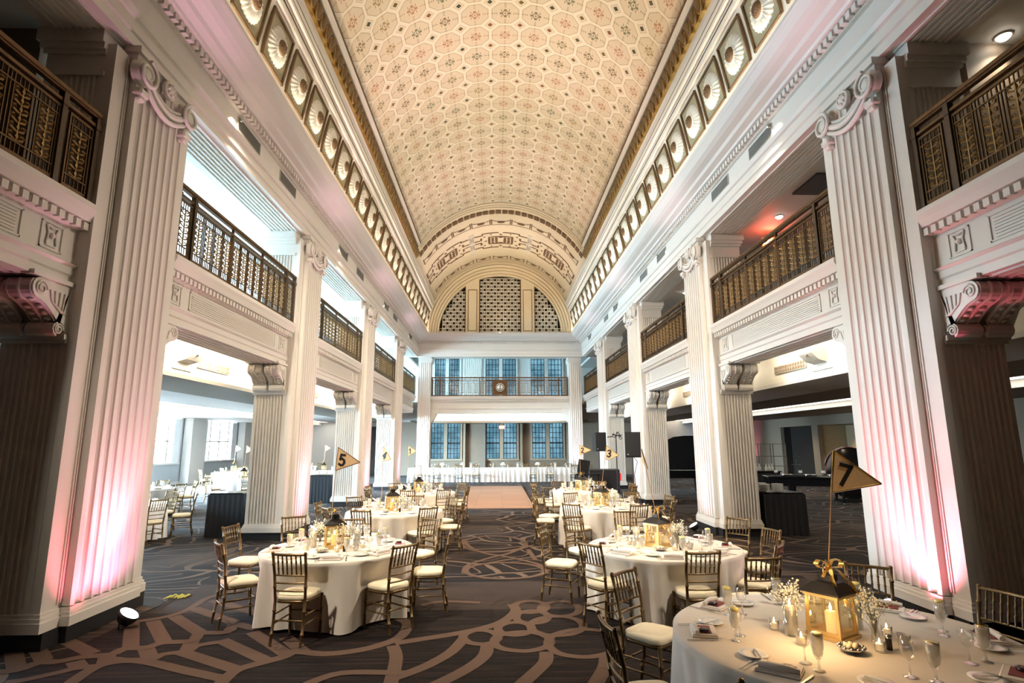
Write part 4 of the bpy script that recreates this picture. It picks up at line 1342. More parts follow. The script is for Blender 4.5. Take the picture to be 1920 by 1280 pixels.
def window(name, a, c, z0, z1, frame, bar):
    m_ = (a + c) / 2
    f = MB()
    f.box(a - .12, a, 38.2, 38.45, z0 - .1, z1); f.box(c, c + .12, 38.2, 38.45, z0 - .1, z1)
    f.box(m_ - .12, m_ + .12, 38.2, 38.45, z0, z1); f.box(a - .15, c + .15, 38.16, 38.45, z0 - .12, z0)
    t = struct(name, f, frame)
    obj('pane', MB().box(a, c, 38.44, 38.46, z0, z1), M['paneblue'], t)
    g = MB()
    for x0, x1 in ((a, m_ - .12), (m_ + .12, c)):
        for k in range(5):
            x = x0 + (x1 - x0) * k / 4
            g.box(x - (.02 if 0 < k < 4 else .045), x + (.02 if 0 < k < 4 else .045), 38.38, 38.42, z0, z1)
        nz = int((z1 - z0) / .34)
        for k in range(nz + 1):
            z = z0 + (z1 - z0) * k / nz
            h = .045 if k == nz // 2 else .017
            g.box(x0, x1, 38.38, 38.42, z - h, z + h)
    obj('muntin', g, M['muntin'], t)
    return t
for i, (a, c) in enumerate(WF): window('window_%d' % (wn_ + i), a, c, 1.06, 3.45, M['tanframe'], 0)
wn_ += 3
for i, (a, c) in enumerate(WU): window('window_%d' % (wn_ + i), a, c, 4.9, 8.1, M['wall'], 0)
# fluted wall pilasters between the upper windows
for x in (-2.05, ):
    pf = flute_edge((x + .85, 38.18), (x - .45, 38.18), 9, .02, .04)
    tag(obj('wall_pilaster', MB().prism([(x - .45, 38.3)] + pf[::-1] + [(x + .85, 38.3)], 4.7, 8.2), M['wall']), 'fluted white wall pilaster between the upper far windows', 'pillar')
# dark posts beside the lower windows
for i, x in enumerate((-2.35, -1.02, 1.45, 4.55)):
    tag(obj('window_post', MB().box(x - .07, x + .07, 38.0, 38.2, 0, 3.45), M['tanframe'] if i != 1 else M['taupe']), ('brown wall post right of the left far window', 'brown wall post left of the middle far window', 'brown wall post right of the middle far window', 'brown wall post right of the right far window')[i], 'post')
d1 = struct('door_1', MB().box(-8.75, -7.75, 38.2, 38.28, 0, 3.2), M['darkwall'])
ff = MB(); ff.box(-8.85, -8.75, 38.15, 38.3, 0, 3.3); ff.box(-7.75, -7.65, 38.15, 38.3, 0, 3.3); ff.box(-8.85, -7.65, 38.15, 38.3, 3.2, 3.3)
obj('door_frame', ff, M['brownwall'], d1)
# emergency light boxes, vents on the bulkheads
for s, nm in ((-1, 'left'), (1, 'right')):
    for i in range(1, 4):
        y = PY[i - 1] + PD + 3.75 if i else 0
        ws = ('first', 'second', 'third')[i - 1]
        a, c = sorted((s * 6.36, s * 6.42))
        v_ = obj('bulkhead_vent', MB().box(a, c, y, y + 1.35, 3.62, 3.80), M['grey'])
        tag(v_, 'slotted air grille on the %s bulkhead, %s bay beyond the nearest pier' % (nm, ws), 'vent', 'air grilles on the bulkheads')
        sl = MB()
        for q in range(12):
            a, c = sorted((s * 6.345, s * 6.37)); sl.box(a, c, y + .04 + q * .108, y + .12 + q * .108, 3.64, 3.70); sl.box(a, c, y + .04 + q * .108, y + .12 + q * .108, 3.72, 3.78)
        obj('slot', sl, M['brownwall'], v_)
        if i < 3:
            el = thing('speaker_box', 'sloped white speaker box on the %s bulkhead beside the air grille, %s bay' % (nm, ws), 'speaker', (s * 6.4, y - .55, 3.78))
            bb = MB().extrude_y([(0, .18), (-s * .28, .10), (-s * .34, .04), (-s * .20, -.10), (0, -.16)], -.24, .24)
            obj('housing', bb, M['grey'], el)
            obj('slot', MB().box(*sorted((-s * .33, -s * .29)), -.05, .02, -.01, .025), M['ventdark'], el)
            obj('mounting_plate', MB().box(*sorted((0, -s * .03)), -.36, .36, -.28, .30), M['creamlight'], el)
# gallery windows on the left outer wall
for i in range(1, 4):
    y = PY[i] - 2.4
    t = struct('window_%d' % (wn_ + 2 + i), MB().box(-9.5, -9.42, y - 2.25, y + 2.25, 4.95, 5.05), M['wall'])
    obj('pane', MB().box(-9.48, -9.44, y - 2.2, y + 2.2, 5.05, 6.8), M['panebright'], t)
# right gallery fittings
for i, (x, y) in enumerate(((6.27, 6.2), (6.27, 12.0), (6.3, 18.6))):
    t = thing('downlight', ('round glowing downlight in the right gallery ceiling above the nearest railing', 'round glowing downlight in the right gallery ceiling by the red exit sign', 'round glowing downlight in the right gallery ceiling, second bay')[i], 'ceiling light', (x, y, 7.15), 0, 'gallery downlights')
    obj('lens', MB().lathe([(.0001, -.05), (.05, -.045), (.075, -.02), (.08, 0)], 16), M['lamp'], t)
    obj('trim_ring', MB().lathe([(.08, 0), (.085, -.012), (.10, 0)], 16), M['white'], t)
tag(obj('ceiling_diffuser', MB().box(5.95, 6.75, 9.9, 10.8, 7.12, 7.155), M['ventdark']), 'square dark air diffuser in the right gallery ceiling', 'vent')
tag(obj('smoke_detector', MB().lathe([(.05, 0), (.045, -.03), (.0001, -.035)], 12, (6.9, 11.7, 7.155)), M['ventdark']), 'small dark smoke detector on the right gallery ceiling', 'smoke detector')

# lettering from strokes
FONT = {
 'E': [[(0, 0), (0, 2), (1, 2)], [(0, 1), (.8, 1)], [(0, 0), (1, 0)]], 'X': [[(0, 0), (1, 2)], [(0, 2), (1, 0)]],
 'I': [[(.5, 0), (.5, 2)]], 'T': [[(.5, 0), (.5, 2)], [(0, 2), (1, 2)]],
 '1': [[(.15, 1.6), (.5, 2), (.5, 0)]],
 '2': [[(0, 1.6), (.12, 1.88), (.45, 2), (.8, 1.88), (.92, 1.55), (.75, 1.1), (0, 0), (1, 0)]],
 '3': [[(0, 1.75), (.3, 2), (.7, 1.95), (.9, 1.6), (.75, 1.2), (.4, 1.05), (.8, .9), (1, .5), (.75, .1), (.35, 0), (0, .2)]],
 '4': [[(.75, 0), (.75, 2), (0, .6), (1.05, .6)]],
 '5': [[(.9, 2), (.15, 2), (.08, 1.1), (.5, 1.25), (.9, 1.0), (1, .6), (.8, .15), (.4, 0), (0, .2)]],
 '7': [[(0, 2), (1, 2), (.35, 0)]],
}
def glyphs(text, h, stroke, depth=.006):
    # letters in the XZ plane facing -Y, centred
    b_ = MB(); sc = h / 2; adv = sc * 1.45
    x0 = -(adv * (len(text) - 1) + sc) / 2
    for i, ch in enumerate(text):
        for st in FONT[ch]:
            P = [(x0 + i * adv + x * sc, z * sc - h / 2) for x, z in st]
            for (ax_, az), (bx_, bz) in zip(P[:-1], P[1:]):
                d = Vector((bx_ - ax_, bz - az)); d.normalize(); e_ = d * stroke * .42
                q_ = Vector((-d.y, d.x)) * stroke / 2
                cs = [(ax_ - e_.x + q_.x, az - e_.y + q_.y), (bx_ + e_.x + q_.x, bz + e_.y + q_.y), (bx_ + e_.x - q_.x, bz + e_.y - q_.y), (ax_ - e_.x - q_.x, az - e_.y - q_.y)]
                b_.add([(x, -depth / 2, z) for x, z in cs] + [(x, depth / 2, z) for x, z in cs], [(0, 1, 2, 3), (7, 6, 5, 4), (0, 4, 5, 1), (1, 5, 6, 2), (2, 6, 7, 3), (3, 7, 4, 0)])
    return b_
def exit_sign(loc, rz, label):
    t = thing('exit_sign', label, 'sign', loc, rz)
    obj('housing', MB().box(-.16, .16, -.03, .03, -.10, .10), M['exitred'], t)
    o = obj('letters', glyphs('EXIT', .11, .018), M['exitwhite'], t); o.location = (0, -.034, 0)
    obj('stem', MB().tube([(0, 0, .10), (0, 0, .26)], .012, 6), M['grey'], t)
    return t
exit_sign((6.43, 12.86, 6.86), 0, 'red glowing EXIT sign hanging from the right gallery ceiling')
exit_sign((.13, 35.0, 3.04), 0, 'red glowing EXIT sign under the far balcony')
exit_sign((7.0, 27.5, 3.05), 0, 'red glowing EXIT sign behind the black loudspeakers')
pr = bpy.data.lights.new('exit_glow', 'POINT'); pr.energy = 6; pr.color = (1, .12, .05); pr.shadow_soft_size = .08
po = bpy.data.objects.new('exit_glow', pr); COL.objects.link(po); po.location = (6.43, 12.75, 6.9)

# ================================================================ furniture
# --- gold ballroom chair with ringed rails
def ringed(b_, p0, p1, r, n, seg=7, bulge=1.35):
    p0, p1 = Vector(p0), Vector(p1)
    pts, rs = [p0], [r]
    for k in range(1, n + 1):
        t = k / (n + 1)
        for dt, rr in ((-.012, r), (-.006, r * bulge), (.006, r * bulge), (.012, r)):
            L = (p1 - p0).length
            pts.append(p0.lerp(p1, t + dt / max(L, .05) * .9)); rs.append(rr)
    pts.append(p1); rs.append(r)
    b_.tube(pts, rs, seg)
def bow(p0, p1, sag, n=6):
    p0, p1 = Vector(p0), Vector(p1)
    return [p0.lerp(p1, k / n) + Vector((0, -sag * sin(pi * k / n), 0)) for k in range(n + 1)]
CH = {}
def chair_meshes():
    # sitter faces +Y; origin on the floor under the seat centre
    fl = MB(); ringed(fl, (-.175, .19, 0), (-.185, .175, .43), .0155, 2); CH['leg_front'] = fl.build('leg', M['chairgold'])
    fr = MB(); ringed(fr, (.175, .19, 0), (.185, .175, .43), .0155, 2); CH['leg_front2'] = fr.build('leg', M['chairgold'])
    for s, k in ((-1, 'bl'), (1, 'br')):
        b_ = MB()
        pts = [(s * .165, -.235, 0), (s * .165, -.195, .22), (s * .165, -.185, .44), (s * .175, -.215, .70), (s * .18, -.265, .91)]
        for a, c in zip(pts[:-1], pts[1:]): ringed(b_, a, c, .0155, 1)
        b_.sphere((s * .18, -.267, .918), .019, 8, 4)
        CH[k] = b_.build('leg', M['chairgold'])
    c = MB()
    out = []
    for k in range(28):
        a = 2 * pi * k / 28
        ca, sa = cos(a), sin(a)
        x = (abs(ca) ** .45) * (1 if ca > 0 else -1); y = (abs(sa) ** .45) * (1 if sa > 0 else -1)
        wd = .200 if y > 0 else .185
        out.append((x * wd, y * .195))
    v = []
    for f, z in ((.93, .432), (1.0, .440), (1.0, .468), (.96, .482), (.80, .492), (.4, .497)):
        for x, y in out: v.append((x * f, y * f, z))
    fs = []
    for i in range(5):
        for k in range(28): fs.append((i * 28 + k, i * 28 + (k + 1) % 28, (i + 1) * 28 + (k + 1) % 28, (i + 1) * 28 + k))
    fs.append(tuple(range(27, -1, -1))); fs.append(tuple(140 + k for k in range(28)))
    c.add(v, fs, True)
    CH['cushion'] = c.build('seat_cushion', M['cushion'])
    f = MB()
    v = []
    for ff, z in ((.90, .405), (.98, .405), (.98, .432), (.90, .432)):
        for x, y in out: v.append((x * ff, y * ff, z))
    fs = []
    for i in range(4):
        for k in range(28): fs.append((i * 28 + k, i * 28 + (k + 1) % 28, ((i + 1) % 4) * 28 + (k + 1) % 28, ((i + 1) % 4) * 28 + k))
    f.add(v, fs, True)
    CH['frame'] = f.build('seat_frame', M['chairgold'])
    t = MB(); t.tube(bow((-.19, -.262, .905), (.19, -.262, .905), .022), .0145, 7); CH['top'] = t.build('top_rail', M['chairgold'])
    lr = MB()
    for z, y in ((.690, -.213), (.610, -.202), (.530, -.193)):
        lr.tube(bow((-.176, y, z), (.176, y, z), .018), .0095, 6)
    CH['slats'] = lr.build('back_rail', M['chairgold'])
    sp = MB(); ringed(sp, (0, 0, 0), (0, -.045, .205), .0085, 2, 5); CH['spindle'] = sp.build('spindle', M['chairgold'])
    st = MB()
    for s in (-1, 1):
        ringed(st, (s * .172, -.195, .20), (s * .18, .185, .20), .009, 1, 5)
        ringed(st, (s * .172, -.19, .29), (s * .18, .18, .29), .009, 1, 5)
    ringed(st, (-.165, -.20, .24), (.165, -.20, .24), .009, 1, 5); ringed(st, (-.178, .185, .24), (.178, .185, .24), .009, 1, 5)
    CH['stretch'] = st.build('stretcher', M['chairgold'])
chair_meshes()
def chair(label, group, loc, rz):
    t = thing('ballroom_chair', label, 'chair', loc, rz, group)
    for k in ('leg_front', 'leg_front2', 'bl', 'br'): obj('leg', CH[k], None, t)
    obj('seat_cushion', CH['cushion'], None, t, label='ivory seat cushion'); obj('seat_frame', CH['frame'], None, t); obj('top_rail', CH['top'], None, t)
    obj('back_rail', CH['slats'], None, t); obj('stretcher', CH['stretch'], None, t)
    for k in range(6):
        x = -.125 + .05 * k
        o = obj('spindle', CH['spindle'], None, t); o.location = (x, -.213 - .014 * (1 - abs(x) / .19), .692)
    return t
CH0 = None
def place_chair(bx, by, fx, fy, label, group):
    # bx,by: where the middle of the top rail is; the chair faces (fx,fy)
    global CH0
    d = Vector((fx - bx, fy - by)).normalized()
    rz = atan2(d.y, d.x) - pi / 2
    loc = (bx + d.x * .265, by + d.y * .265, .006)
    if CH0 is None:
        CH0 = chair(label, group, loc, rz); return CH0
    return dup(CH0, loc, rz, label, group)

# --- cloth
def cloth_mesh(R, H=.765, n=180, seed=1, seats=()):
    # seats: (angle, distance of the seat's front edge) - the cloth is pressed in by them
    rnd = random.Random(seed)
    ph = [rnd.uniform(0, 6.28) for _ in range(4)]
    v = [(0, 0, H)]
    rows = [(.35, H, 0), (.7, H, 0), (.93, H, 0), (.985, H - .002, 0), (1.0, H - .010, .02), (1.004, H - .05, .15), (1.006, H - .13, .3), (1.007, H - .22, .5), (1.008, H - .34, .75), (1.01, H - .55, 1), (1.014, .022, 1.2)]
    def press(a, z, rr):
        for sa, df in seats:
            d = abs((a - sa + pi) % (2 * pi) - pi)
            half = math.asin(min(.95, .225 / max(df, .3)))
            if d < half * 1.25 and df < rr * 1.05:
                lim = min((df - .012) / max(cos(min(d, half)), .3), R)
                k = 1 if d < half else 1 - (d - half) / (half * .25)
                kz = min(1, max(0, (H - .02 - z) / .22))
                rr = min(rr, rr * (1 - k * kz) + min(lim, rr) * k * kz)
        return rr
    for f, z, amp in rows:
        for k in range(n):
            a = 2 * pi * k / n
            g = sin(a * 15 + ph[0] + 1.1 * sin(a * 3 + ph[1])) + .5 * sin(a * 24 + ph[2] + sin(2 * a))
            g = (1 if g > 0 else -1) * abs(g) ** .8
            rr = R * f + amp * (.058 * g - .026)
            if amp: rr = press(a, z, rr)
            zz = z + (.014 * sin(a * 5 + ph[3]) * (amp > 1))
            v.append((rr * cos(a), rr * sin(a), max(zz, .012) if amp else zz))
    fs = [(0, 1 + k, 1 + (k + 1) % n) for k in range(n)]
    for i in range(len(rows) - 1):
        for k in range(n):
            fs.append((1 + i * n + k, 1 + (i + 1) * n + k, 1 + (i + 1) * n + (k + 1) % n, 1 + i * n + (k + 1) % n))
    b_ = MB(); b_.add(v, fs, True)
    return b_
TH = .767

# --- tableware prototypes (built once, copied after)
PROTO = {}
def lath(name, prof, m, seg=18, parent=None):
    return obj(name, MB().lathe(prof, seg), m, parent)
def proto(kind, maker):
    if kind not in PROTO: PROTO[kind] = maker()
    return PROTO[kind]
USED = set()
def place(kind, maker, loc, rz, label, group=None):
    if kind not in PROTO:
        PROTO[kind] = maker()
        r = PROTO[kind]
        r.location = loc; r.rotation_euler = (0, 0, rz); r['label'] = label
        if group: r['group'] = group
        return r
    return dup(PROTO[kind], loc, rz, label, group)
def mk_goblet():
    t = thing('water_glass', 'x', 'glass')
    obj('stem', MB().lathe([(.034, 0), (.034, .003), (.008, .008), (.006, .05), (.012, .062)], 16), M['glass'], t)
    obj('bowl', MB().lathe([(.012, .062), (.026, .085), (.034, .13), (.035, .20), (.033, .205)], 16), M['glass'], t)
    obj('iced_water', MB().lathe([(.0001, .066), (.024, .088), (.032, .13), (.033, .185), (.0001, .187)], 16), M['water'], t, label='pale iced water')
    l = MB(); l.M = Matrix.Translation((.004, 0, .192)) @ Matrix.Rotation(.25, 4, 'Y'); l.lathe([(.0001, 0), (.029, 0), (.029, .006), (.0001, .006)], 14)
    obj('lemon_slice', l, M['lemon'], t, label='yellow lemon slice')
    return t
def mk_wine():
    t = thing('wine_glass', 'x', 'glass')
    obj('stem', MB().lathe([(.036, 0), (.036, .003), (.006, .008), (.004, .075), (.008, .085)], 14), M['glass'], t)
    obj('bowl', MB().lathe([(.008, .085), (.03, .105), (.037, .135), (.034, .17), (.029, .19)], 14), M['glass'], t)
    return t
def mk_napkin():
    t = thing('napkin', 'x', 'napkin')
    b_ = MB().rbox(-.12, .12, -.085, .085, 0, .012, .004)
    b_.rbox(-.115, .115, -.08, .08, .012, .02, .003)
    obj('folded_square', b_, M['napkin'], t)
    r_ = MB(); r_.tube([(-.10, -.055, .035), (-.02, -.062, .038), (.06, -.055, .035), (.115, -.05, .032)], [.016, .022, .022, .014], 8)
    obj('rolled_edge', r_, M['napkin'], t)
    return t
def mk_card():
    return tag(obj('menu_card', MB().box(-.075, .085, -.04, .045, 0, .003), M['maroon']), 'x', 'card')
def mk_favor():
    t = thing('wrapped_chocolate', 'x', 'favor')
    obj('dark_cup', MB().lathe([(.034, 0), (.038, .008), (.034, .016), (.022, .018), (.0001, .016)], 16), M['favor'], t)
    obj('centre', MB().lathe([(.016, .0165), (.012, .020), (.0001, .021)], 10), M['pinkfavor'], t)
    return t
def mk_plate():
    return tag(obj('side_plate', MB().lathe([(.0001, .004), (.045, .003), (.06, .008), (.088, .016), (.09, .019), (.06, .013), (.045, .008), (.0001, .008)], 24), M['china']), 'x', 'plate')
def mk_fork():
    b_ = MB().bar((0, -.10, .004), (0, .03, .006), .007, .003)
    b_.bar((0, .03, .006), (0, .055, .008), .018, .002)
    for x in (-.0085, -.003, .003, .0085): b_.bar((x, .05, .008), (x, .10, .006), .0028, .002)
    return tag(obj('fork', b_, M['silver']), 'x', 'fork')
def mk_knife():
    b_ = MB().bar((0, -.11, .005), (0, .0, .005), .010, .006)
    b_.add([(-.007, 0, .004), (.006, 0, .004), (.008, .07, .004), (.002, .12, .004), (-.007, .08, .004), (-.007, 0, .006), (.006, 0, .006), (.008, .07, .006), (.002, .12, .006), (-.007, .08, .006)],
           [(4, 3, 2, 1, 0), (5, 6, 7, 8, 9), (0, 1, 6, 5), (1, 2, 7, 6), (2, 3, 8, 7), (3, 4, 9, 8), (4, 0, 5, 9)])
    return tag(obj('table_knife', b_, M['silver']), 'x', 'knife')
def mk_butter():
    b_ = MB().bar((0, -.07, .004), (0, .01, .004), .009, .005); b_.bar((0, .01, .004), (0, .075, .004), .015, .003)
    return tag(obj('butter_knife', b_, M['silver']), 'x', 'knife')
def mk_votive():
    t = thing('votive_holder', 'x', 'candle holder')
    obj('glass_cup', MB().lathe([(.027, 0), (.030, .004), (.035, .065), (.033, .065), (.028, .008), (.0001, .008)], 16), M['glass'], t)
    return t
def mk_vcandle():
    t = thing('votive_candle', 'x', 'candle')
    obj('wax', MB().lathe([(.022, 0), (.023, .035), (.018, .038), (.0001, .036)], 12), M['wax'], t)
    obj('flame', MB().lathe([(.0001, .037), (.006, .047), (.0045, .058), (.0001, .072)], 8), M['flame'], t)
    return t
def mk_cyl():
    t = thing('cylinder_vase', 'x', 'vase')
    obj('glass_wall', MB().lathe([(.045, 0), (.046, .01), (.046, .24), (.043, .24), (.043, .012), (.0001, .010)], 20), M['glass'], t)
    obj('vase_water', MB().lathe([(.0001, .013), (.042, .013), (.042, .165), (.0001, .166)], 16), M['water'], t, label='water in the lower part')
    return t
def mk_float():
    t = thing('floating_candle', 'x', 'candle')
    obj('wax', MB().lathe([(.018, 0), (.034, .012), (.036, .032), (.028, .038), (.0001, .034)], 16), M['wax'], t)
    obj('flame', MB().lathe([(.0001, .036), (.008, .05), (.006, .065), (.0001, .085)], 8), M['flame'], t)
    return t
def mk_lantern():
    t = thing('candle_lantern', 'x', 'lantern')
    h, w2 = .27, .10
    f = MB()
    for sx in (-1, 1):
        for sy in (-1, 1):
            f.bar((sx * w2 * 1.08, sy * w2 * 1.08, .01), (sx * w2, sy * w2, h), .018, .018)
    f.box(-.125, .125, -.125, .125, 0, .02); f.box(-.118, .118, -.118, .118, h - .01, h + .012)
    for sgn in (-1, 1):
        f.box(-w2, w2, sgn * w2 * 1.05 - .006, sgn * w2 * 1.05 + .006, .02, .045); f.box(sgn * w2 * 1.05 - .006, sgn * w2 * 1.05 + .006, -w2, w2, .02, .045)
    obj('frame', f, M['lanterngold'], t, label='pale gold metal frame')
    g = MB()
    for sgn in (-1, 1):
        g.box(-w2 + .008, w2 - .008, sgn * w2 - .001, sgn * w2 + .001, .045, h - .01); g.box(sgn * w2 - .001, sgn * w2 + .001, -w2 + .008, w2 - .008, .045, h - .01)
    obj('glass_pane', g, M['lanternglass'], t)
    r = MB()
    v = []
    for k, (a, z) in enumerate(((.135, h + .012), (.135, h + .022), (.07, h + .075), (.045, h + .085), (.045, h + .125), (.02, h + .14))):
        v += [(-a, -a, z), (a, -a, z), (a, a, z), (-a, a, z)]
    fs = [(i * 4 + k, i * 4 + (k + 1) % 4, (i + 1) * 4 + (k + 1) % 4, (i + 1) * 4 + k) for i in range(5) for k in range(4)] + [(3, 2, 1, 0), (20, 21, 22, 23)]
    r.add(v, fs)
    obj('roof', r, M['blackmetal'], t, label='dark peaked roof')
    hd = MB(); hd.tube([(-.045, 0, h + .13), (-.04, 0, h + .19), (0, 0, h + .215), (.04, 0, h + .19), (.045, 0, h + .13)], .004, 5)
    obj('handle', hd, M['lanterngold'], t)
    return t
def mk_bow():
    t = thing('ribbon_bow', 'x', 'ribbon')
    b_ = MB()
    def strip(pts, wd):
        P = [Vector(p) for p in pts]; v = []
        for i, p in enumerate(P):
            v += [p + Vector((0, -wd / 2, 0)), p + Vector((0, wd / 2, 0))]
        b_.add(v, [(2 * i, 2 * i + 1, 2 * i + 3, 2 * i + 2) for i in range(len(P) - 1)], True)
    for s in (-1, 1):
        strip([(0, 0, .0), (s * .03, .01, .035), (s * .075, .0, .045), (s * .10, 0, .02), (s * .08, -.01, -.005), (s * .04, -.01, -.008), (0, 0, 0)], .045)
    obj('loops', b_, M['ribbon'], t)
    b_ = MB()
    strip([(0, 0, 0), (-.012, 0, -.06), (-.006, 0, -.12), (.03, 0, -.19), (.055, 0, -.235)], .04)
    strip([(0, .0, 0), (.05, 0, -.02), (.085, 0, -.07), (.12, 0, -.10), (.145, 0, -.17)], .04)
    strip([(0, 0, 0), (-.05, 0, -.03), (-.08, 0, -.06)], .03)
    for i, p in enumerate(b_.v): b_.v[i] = (p[0], p[1] - .015 - .10 * min(1, abs(p[2]) * 3.0), p[2])
    obj('tails', b_, M['ribbon'], t)
    k_ = MB().sphere((0, 0, 0), .020, 8, 5); obj('knot', k_, M['ribbon'], t)
    return t
def mk_pillar():
    t = thing('pillar_candle', 'x', 'candle')
    obj('wax', MB().lathe([(.036, 0), (.037, .13), (.031, .137), (.0001, .133)], 18), M['wax'], t)
    obj('flame', MB().lathe([(.0001, .135), (.009, .152), (.007, .168), (.0001, .19)], 8), M['flame'], t)
    return t
def mk_budvase():
    return tag(obj('bud_vase', MB().lathe([(.026, 0), (.028, .004), (.022, .06), (.017, .11), (.021, .15), (.019, .15), (.015, .11), (.0001, .01)], 14), M['glass']), 'x', 'vase')
def mk_gyp():
    t = thing('babys_breath_bunch', 'x', 'flowers')
    rnd = random.Random(3)
    st = MB(); bl = MB()
    for k in range(26):
        a = rnd.uniform(0, 6.28); sp_ = rnd.uniform(.02, .12); z = rnd.uniform(.16, .31)
        tip = Vector((sp_ * cos(a), sp_ * sin(a), z))
        st.tube([(0, 0, .03), (tip.x * .3, tip.y * .3, z * .6), tip], .0014, 3)
        for q in range(9):
            p = tip + Vector((rnd.gauss(0, .02), rnd.gauss(0, .02), rnd.gauss(0, .018)))
            bl.sphere(p, rnd.uniform(.0045, .0075), 5, 3)
    obj('stems', st, M['stem'], t); o = obj('blossoms', bl, M['bloom'], t); o['kind'] = 'stuff'
    return t
def mk_shaker():
    t = thing('salt_shaker', 'x', 'shaker')
    obj('body', MB().lathe([(.018, 0), (.018, .07)], 12), M['blackgloss'], t)
    obj('cap', MB().lathe([(.019, .07), (.019, .085), (.01, .095), (.0001, .096)], 12), M['silver'], t)
    return t
def mk_bowl():
    t = thing('butter_dish', 'x', 'dish')
    b_ = MB().lathe([(.03, 0), (.06, .012), (.075, .03), (.072, .032), (.05, .016), (.0001, .012)], 18)
    for k in range(12):
        a = 2 * pi * k / 12; b_.sphere((.072 * cos(a), .072 * sin(a), .03), .012, 6, 4)
    obj('dish', b_, M['silver'], t)
    o = MB()
    for k in range(5):
        a = 2 * pi * k / 5; o.sphere((.028 * cos(a), .028 * sin(a), .035), .018, 8, 5)
    obj('butter_balls', o, M['cushion'], t)
    return t
def mk_mug():
    t = thing('coffee_cup', 'x', 'cup')
    obj('cup', MB().lathe([(.028, 0), (.034, .01), (.042, .075), (.039, .075), (.031, .012), (.0001, .010)], 18), M['glass'], t)
    obj('handle', MB().tube([(.04, 0, .06), (.062, 0, .058), (.066, 0, .035), (.05, 0, .018), (.034, 0, .016)], .005, 6), M['glass'], t)
    return t
def flag(label, ch, base, top, tri, glow='burlap', edge='glitter', bent=False):
    # base, top: pole ends; tri: three points of the pennant
    t = thing('table_number_flag', label, 'flag', base)
    B = Vector(base)
    if bent: pts = [B, B.lerp(Vector(top), .5) + Vector((.0, 0, 0)), Vector(top)]
    else: pts = [B, Vector(top)]
    obj('pole', MB().tube([p - B for p in pts], .0045, 6), M['wood'], t)
    T = [Vector(p) - B for p in tri]
    nrm = (T[1] - T[0]).cross(T[2] - T[0]).normalized()
    if nrm.y > 0: nrm = -nrm
    e = nrm * .004
    b_ = MB(); b_.add([p + e for p in T] + [p - e for p in T], [(0, 1, 2), (5, 4, 3), (0, 3, 4, 1), (1, 4, 5, 2), (2, 5, 3, 0)])
    obj('pennant', b_, M[glow], t)
    tb = MB()
    for i in range(3): tb.tube([T[i], T[i].lerp(T[(i + 1) % 3], .5), T[(i + 1) % 3]], .007, 5)
    obj('glitter_trim', tb, M[edge], t)
    if ch:
        c = T[0] * .36 + T[1] * .24 + T[2] * .40
        hgt = (T[0] - T[2]).length * .46
        g = glyphs(ch, hgt, hgt * .20, .003)
        x_ax = Vector((1, 0, 0)); x_ax = ((T[1] - (T[0] + T[2]) / 2).normalized())
        y_ax = -nrm; z_ax = x_ax.cross(y_ax).normalized()
        if z_ax.z < 0: z_ax = -z_ax
        m_ = Matrix((x_ax, y_ax, z_ax)).transposed().to_4x4(); m_.translation = c + nrm * .009
        o = obj('number', g, M['ink'], t); o.matrix_local = m_
    return t

# --- table layout
TABLES = [
 # key, x, y, R, description, full service?
 ('five', -2.2, 7.5, .93, 'table five', 2),
 ('four', -2.2, 11.5, .93, 'table four', 1),
 ('one', -2.25, 15.7, .93, 'table one', 1),
 ('six', 1.9, 7.4, .95, 'the twisted-flag table', 2),
 ('three', 2.05, 12.05, .93, 'table three', 1),
 ('two', 2.2, 16.0, .93, 'table two', 1),
 ('seven', 2.12, 4.02, 1.10, 'table seven', 3),
]
DIRS = [('near', -90), ('near right', -45), ('right', 0), ('far right', 45), ('far', 90), ('far left', 135), ('left', 180), ('near left', -135)]
def side_name(ang):
    ang = (ang + 180) % 360 - 180
    best = min(DIRS, key=lambda d: abs((ang - d[1] + 180) % 360 - 180))
    return best[0]
CHAIRS = {
 'five': [(-2.37, 6.36), (-1.28, 6.74), (-.80, 7.57), (-1.20, 8.95), (-2.42, 9.0), (-3.42, 9.35), (-3.95, 8.36, 1, -.15), (-3.46, 6.98, .80, .60)],
 'four': [(-2.55, 10.12), (-1.42, 10.46), (-.85, 11.37), (-1.15, 12.5), (-2.0, 12.95), (-3.3, 12.7), (-3.72, 11.54), (-3.30, 10.62)],
 'one': [(-2.4, 14.35), (-1.52, 14.5), (-.95, 15.5), (-1.2, 16.75), (-2.0, 17.1), (-3.2, 17.0), (-3.72, 15.9), (-3.55, 14.95)],
 'six': [(1.95, 6.28), (2.45, 5.82, -.05, 1), (2.98, 6.55), (3.43, 7.66), (3.45, 8.75), (1.95, 9.75), (.98, 9.1), (.42, 8.06), (.90, 6.72)],
 'three': [(1.19, 10.9), (2.43, 10.68), (3.28, 11.3), (3.55, 12.5), (2.9, 13.3), (1.5, 13.35), (.75, 13.1), (.55, 12.22)],
 'two': [(1.09, 15.05), (2.40, 14.65), (3.45, 15.2), (3.65, 16.3), (2.9, 17.25), (1.6, 17.3), (.86, 16.75), (.80, 15.8)],
 'seven': [(1.10, 2.79), (.93, 5.28), (.50, 3.86), (3.24, 5.42), (3.66, 4.45)],
}
DESC = {'five': 'at table five', 'four': 'at table four', 'one': 'at table one', 'six': 'at the twisted-flag table', 'three': 'at table three', 'two': 'at table two', 'seven': 'at table seven'}
SIDE_SEEN = {}
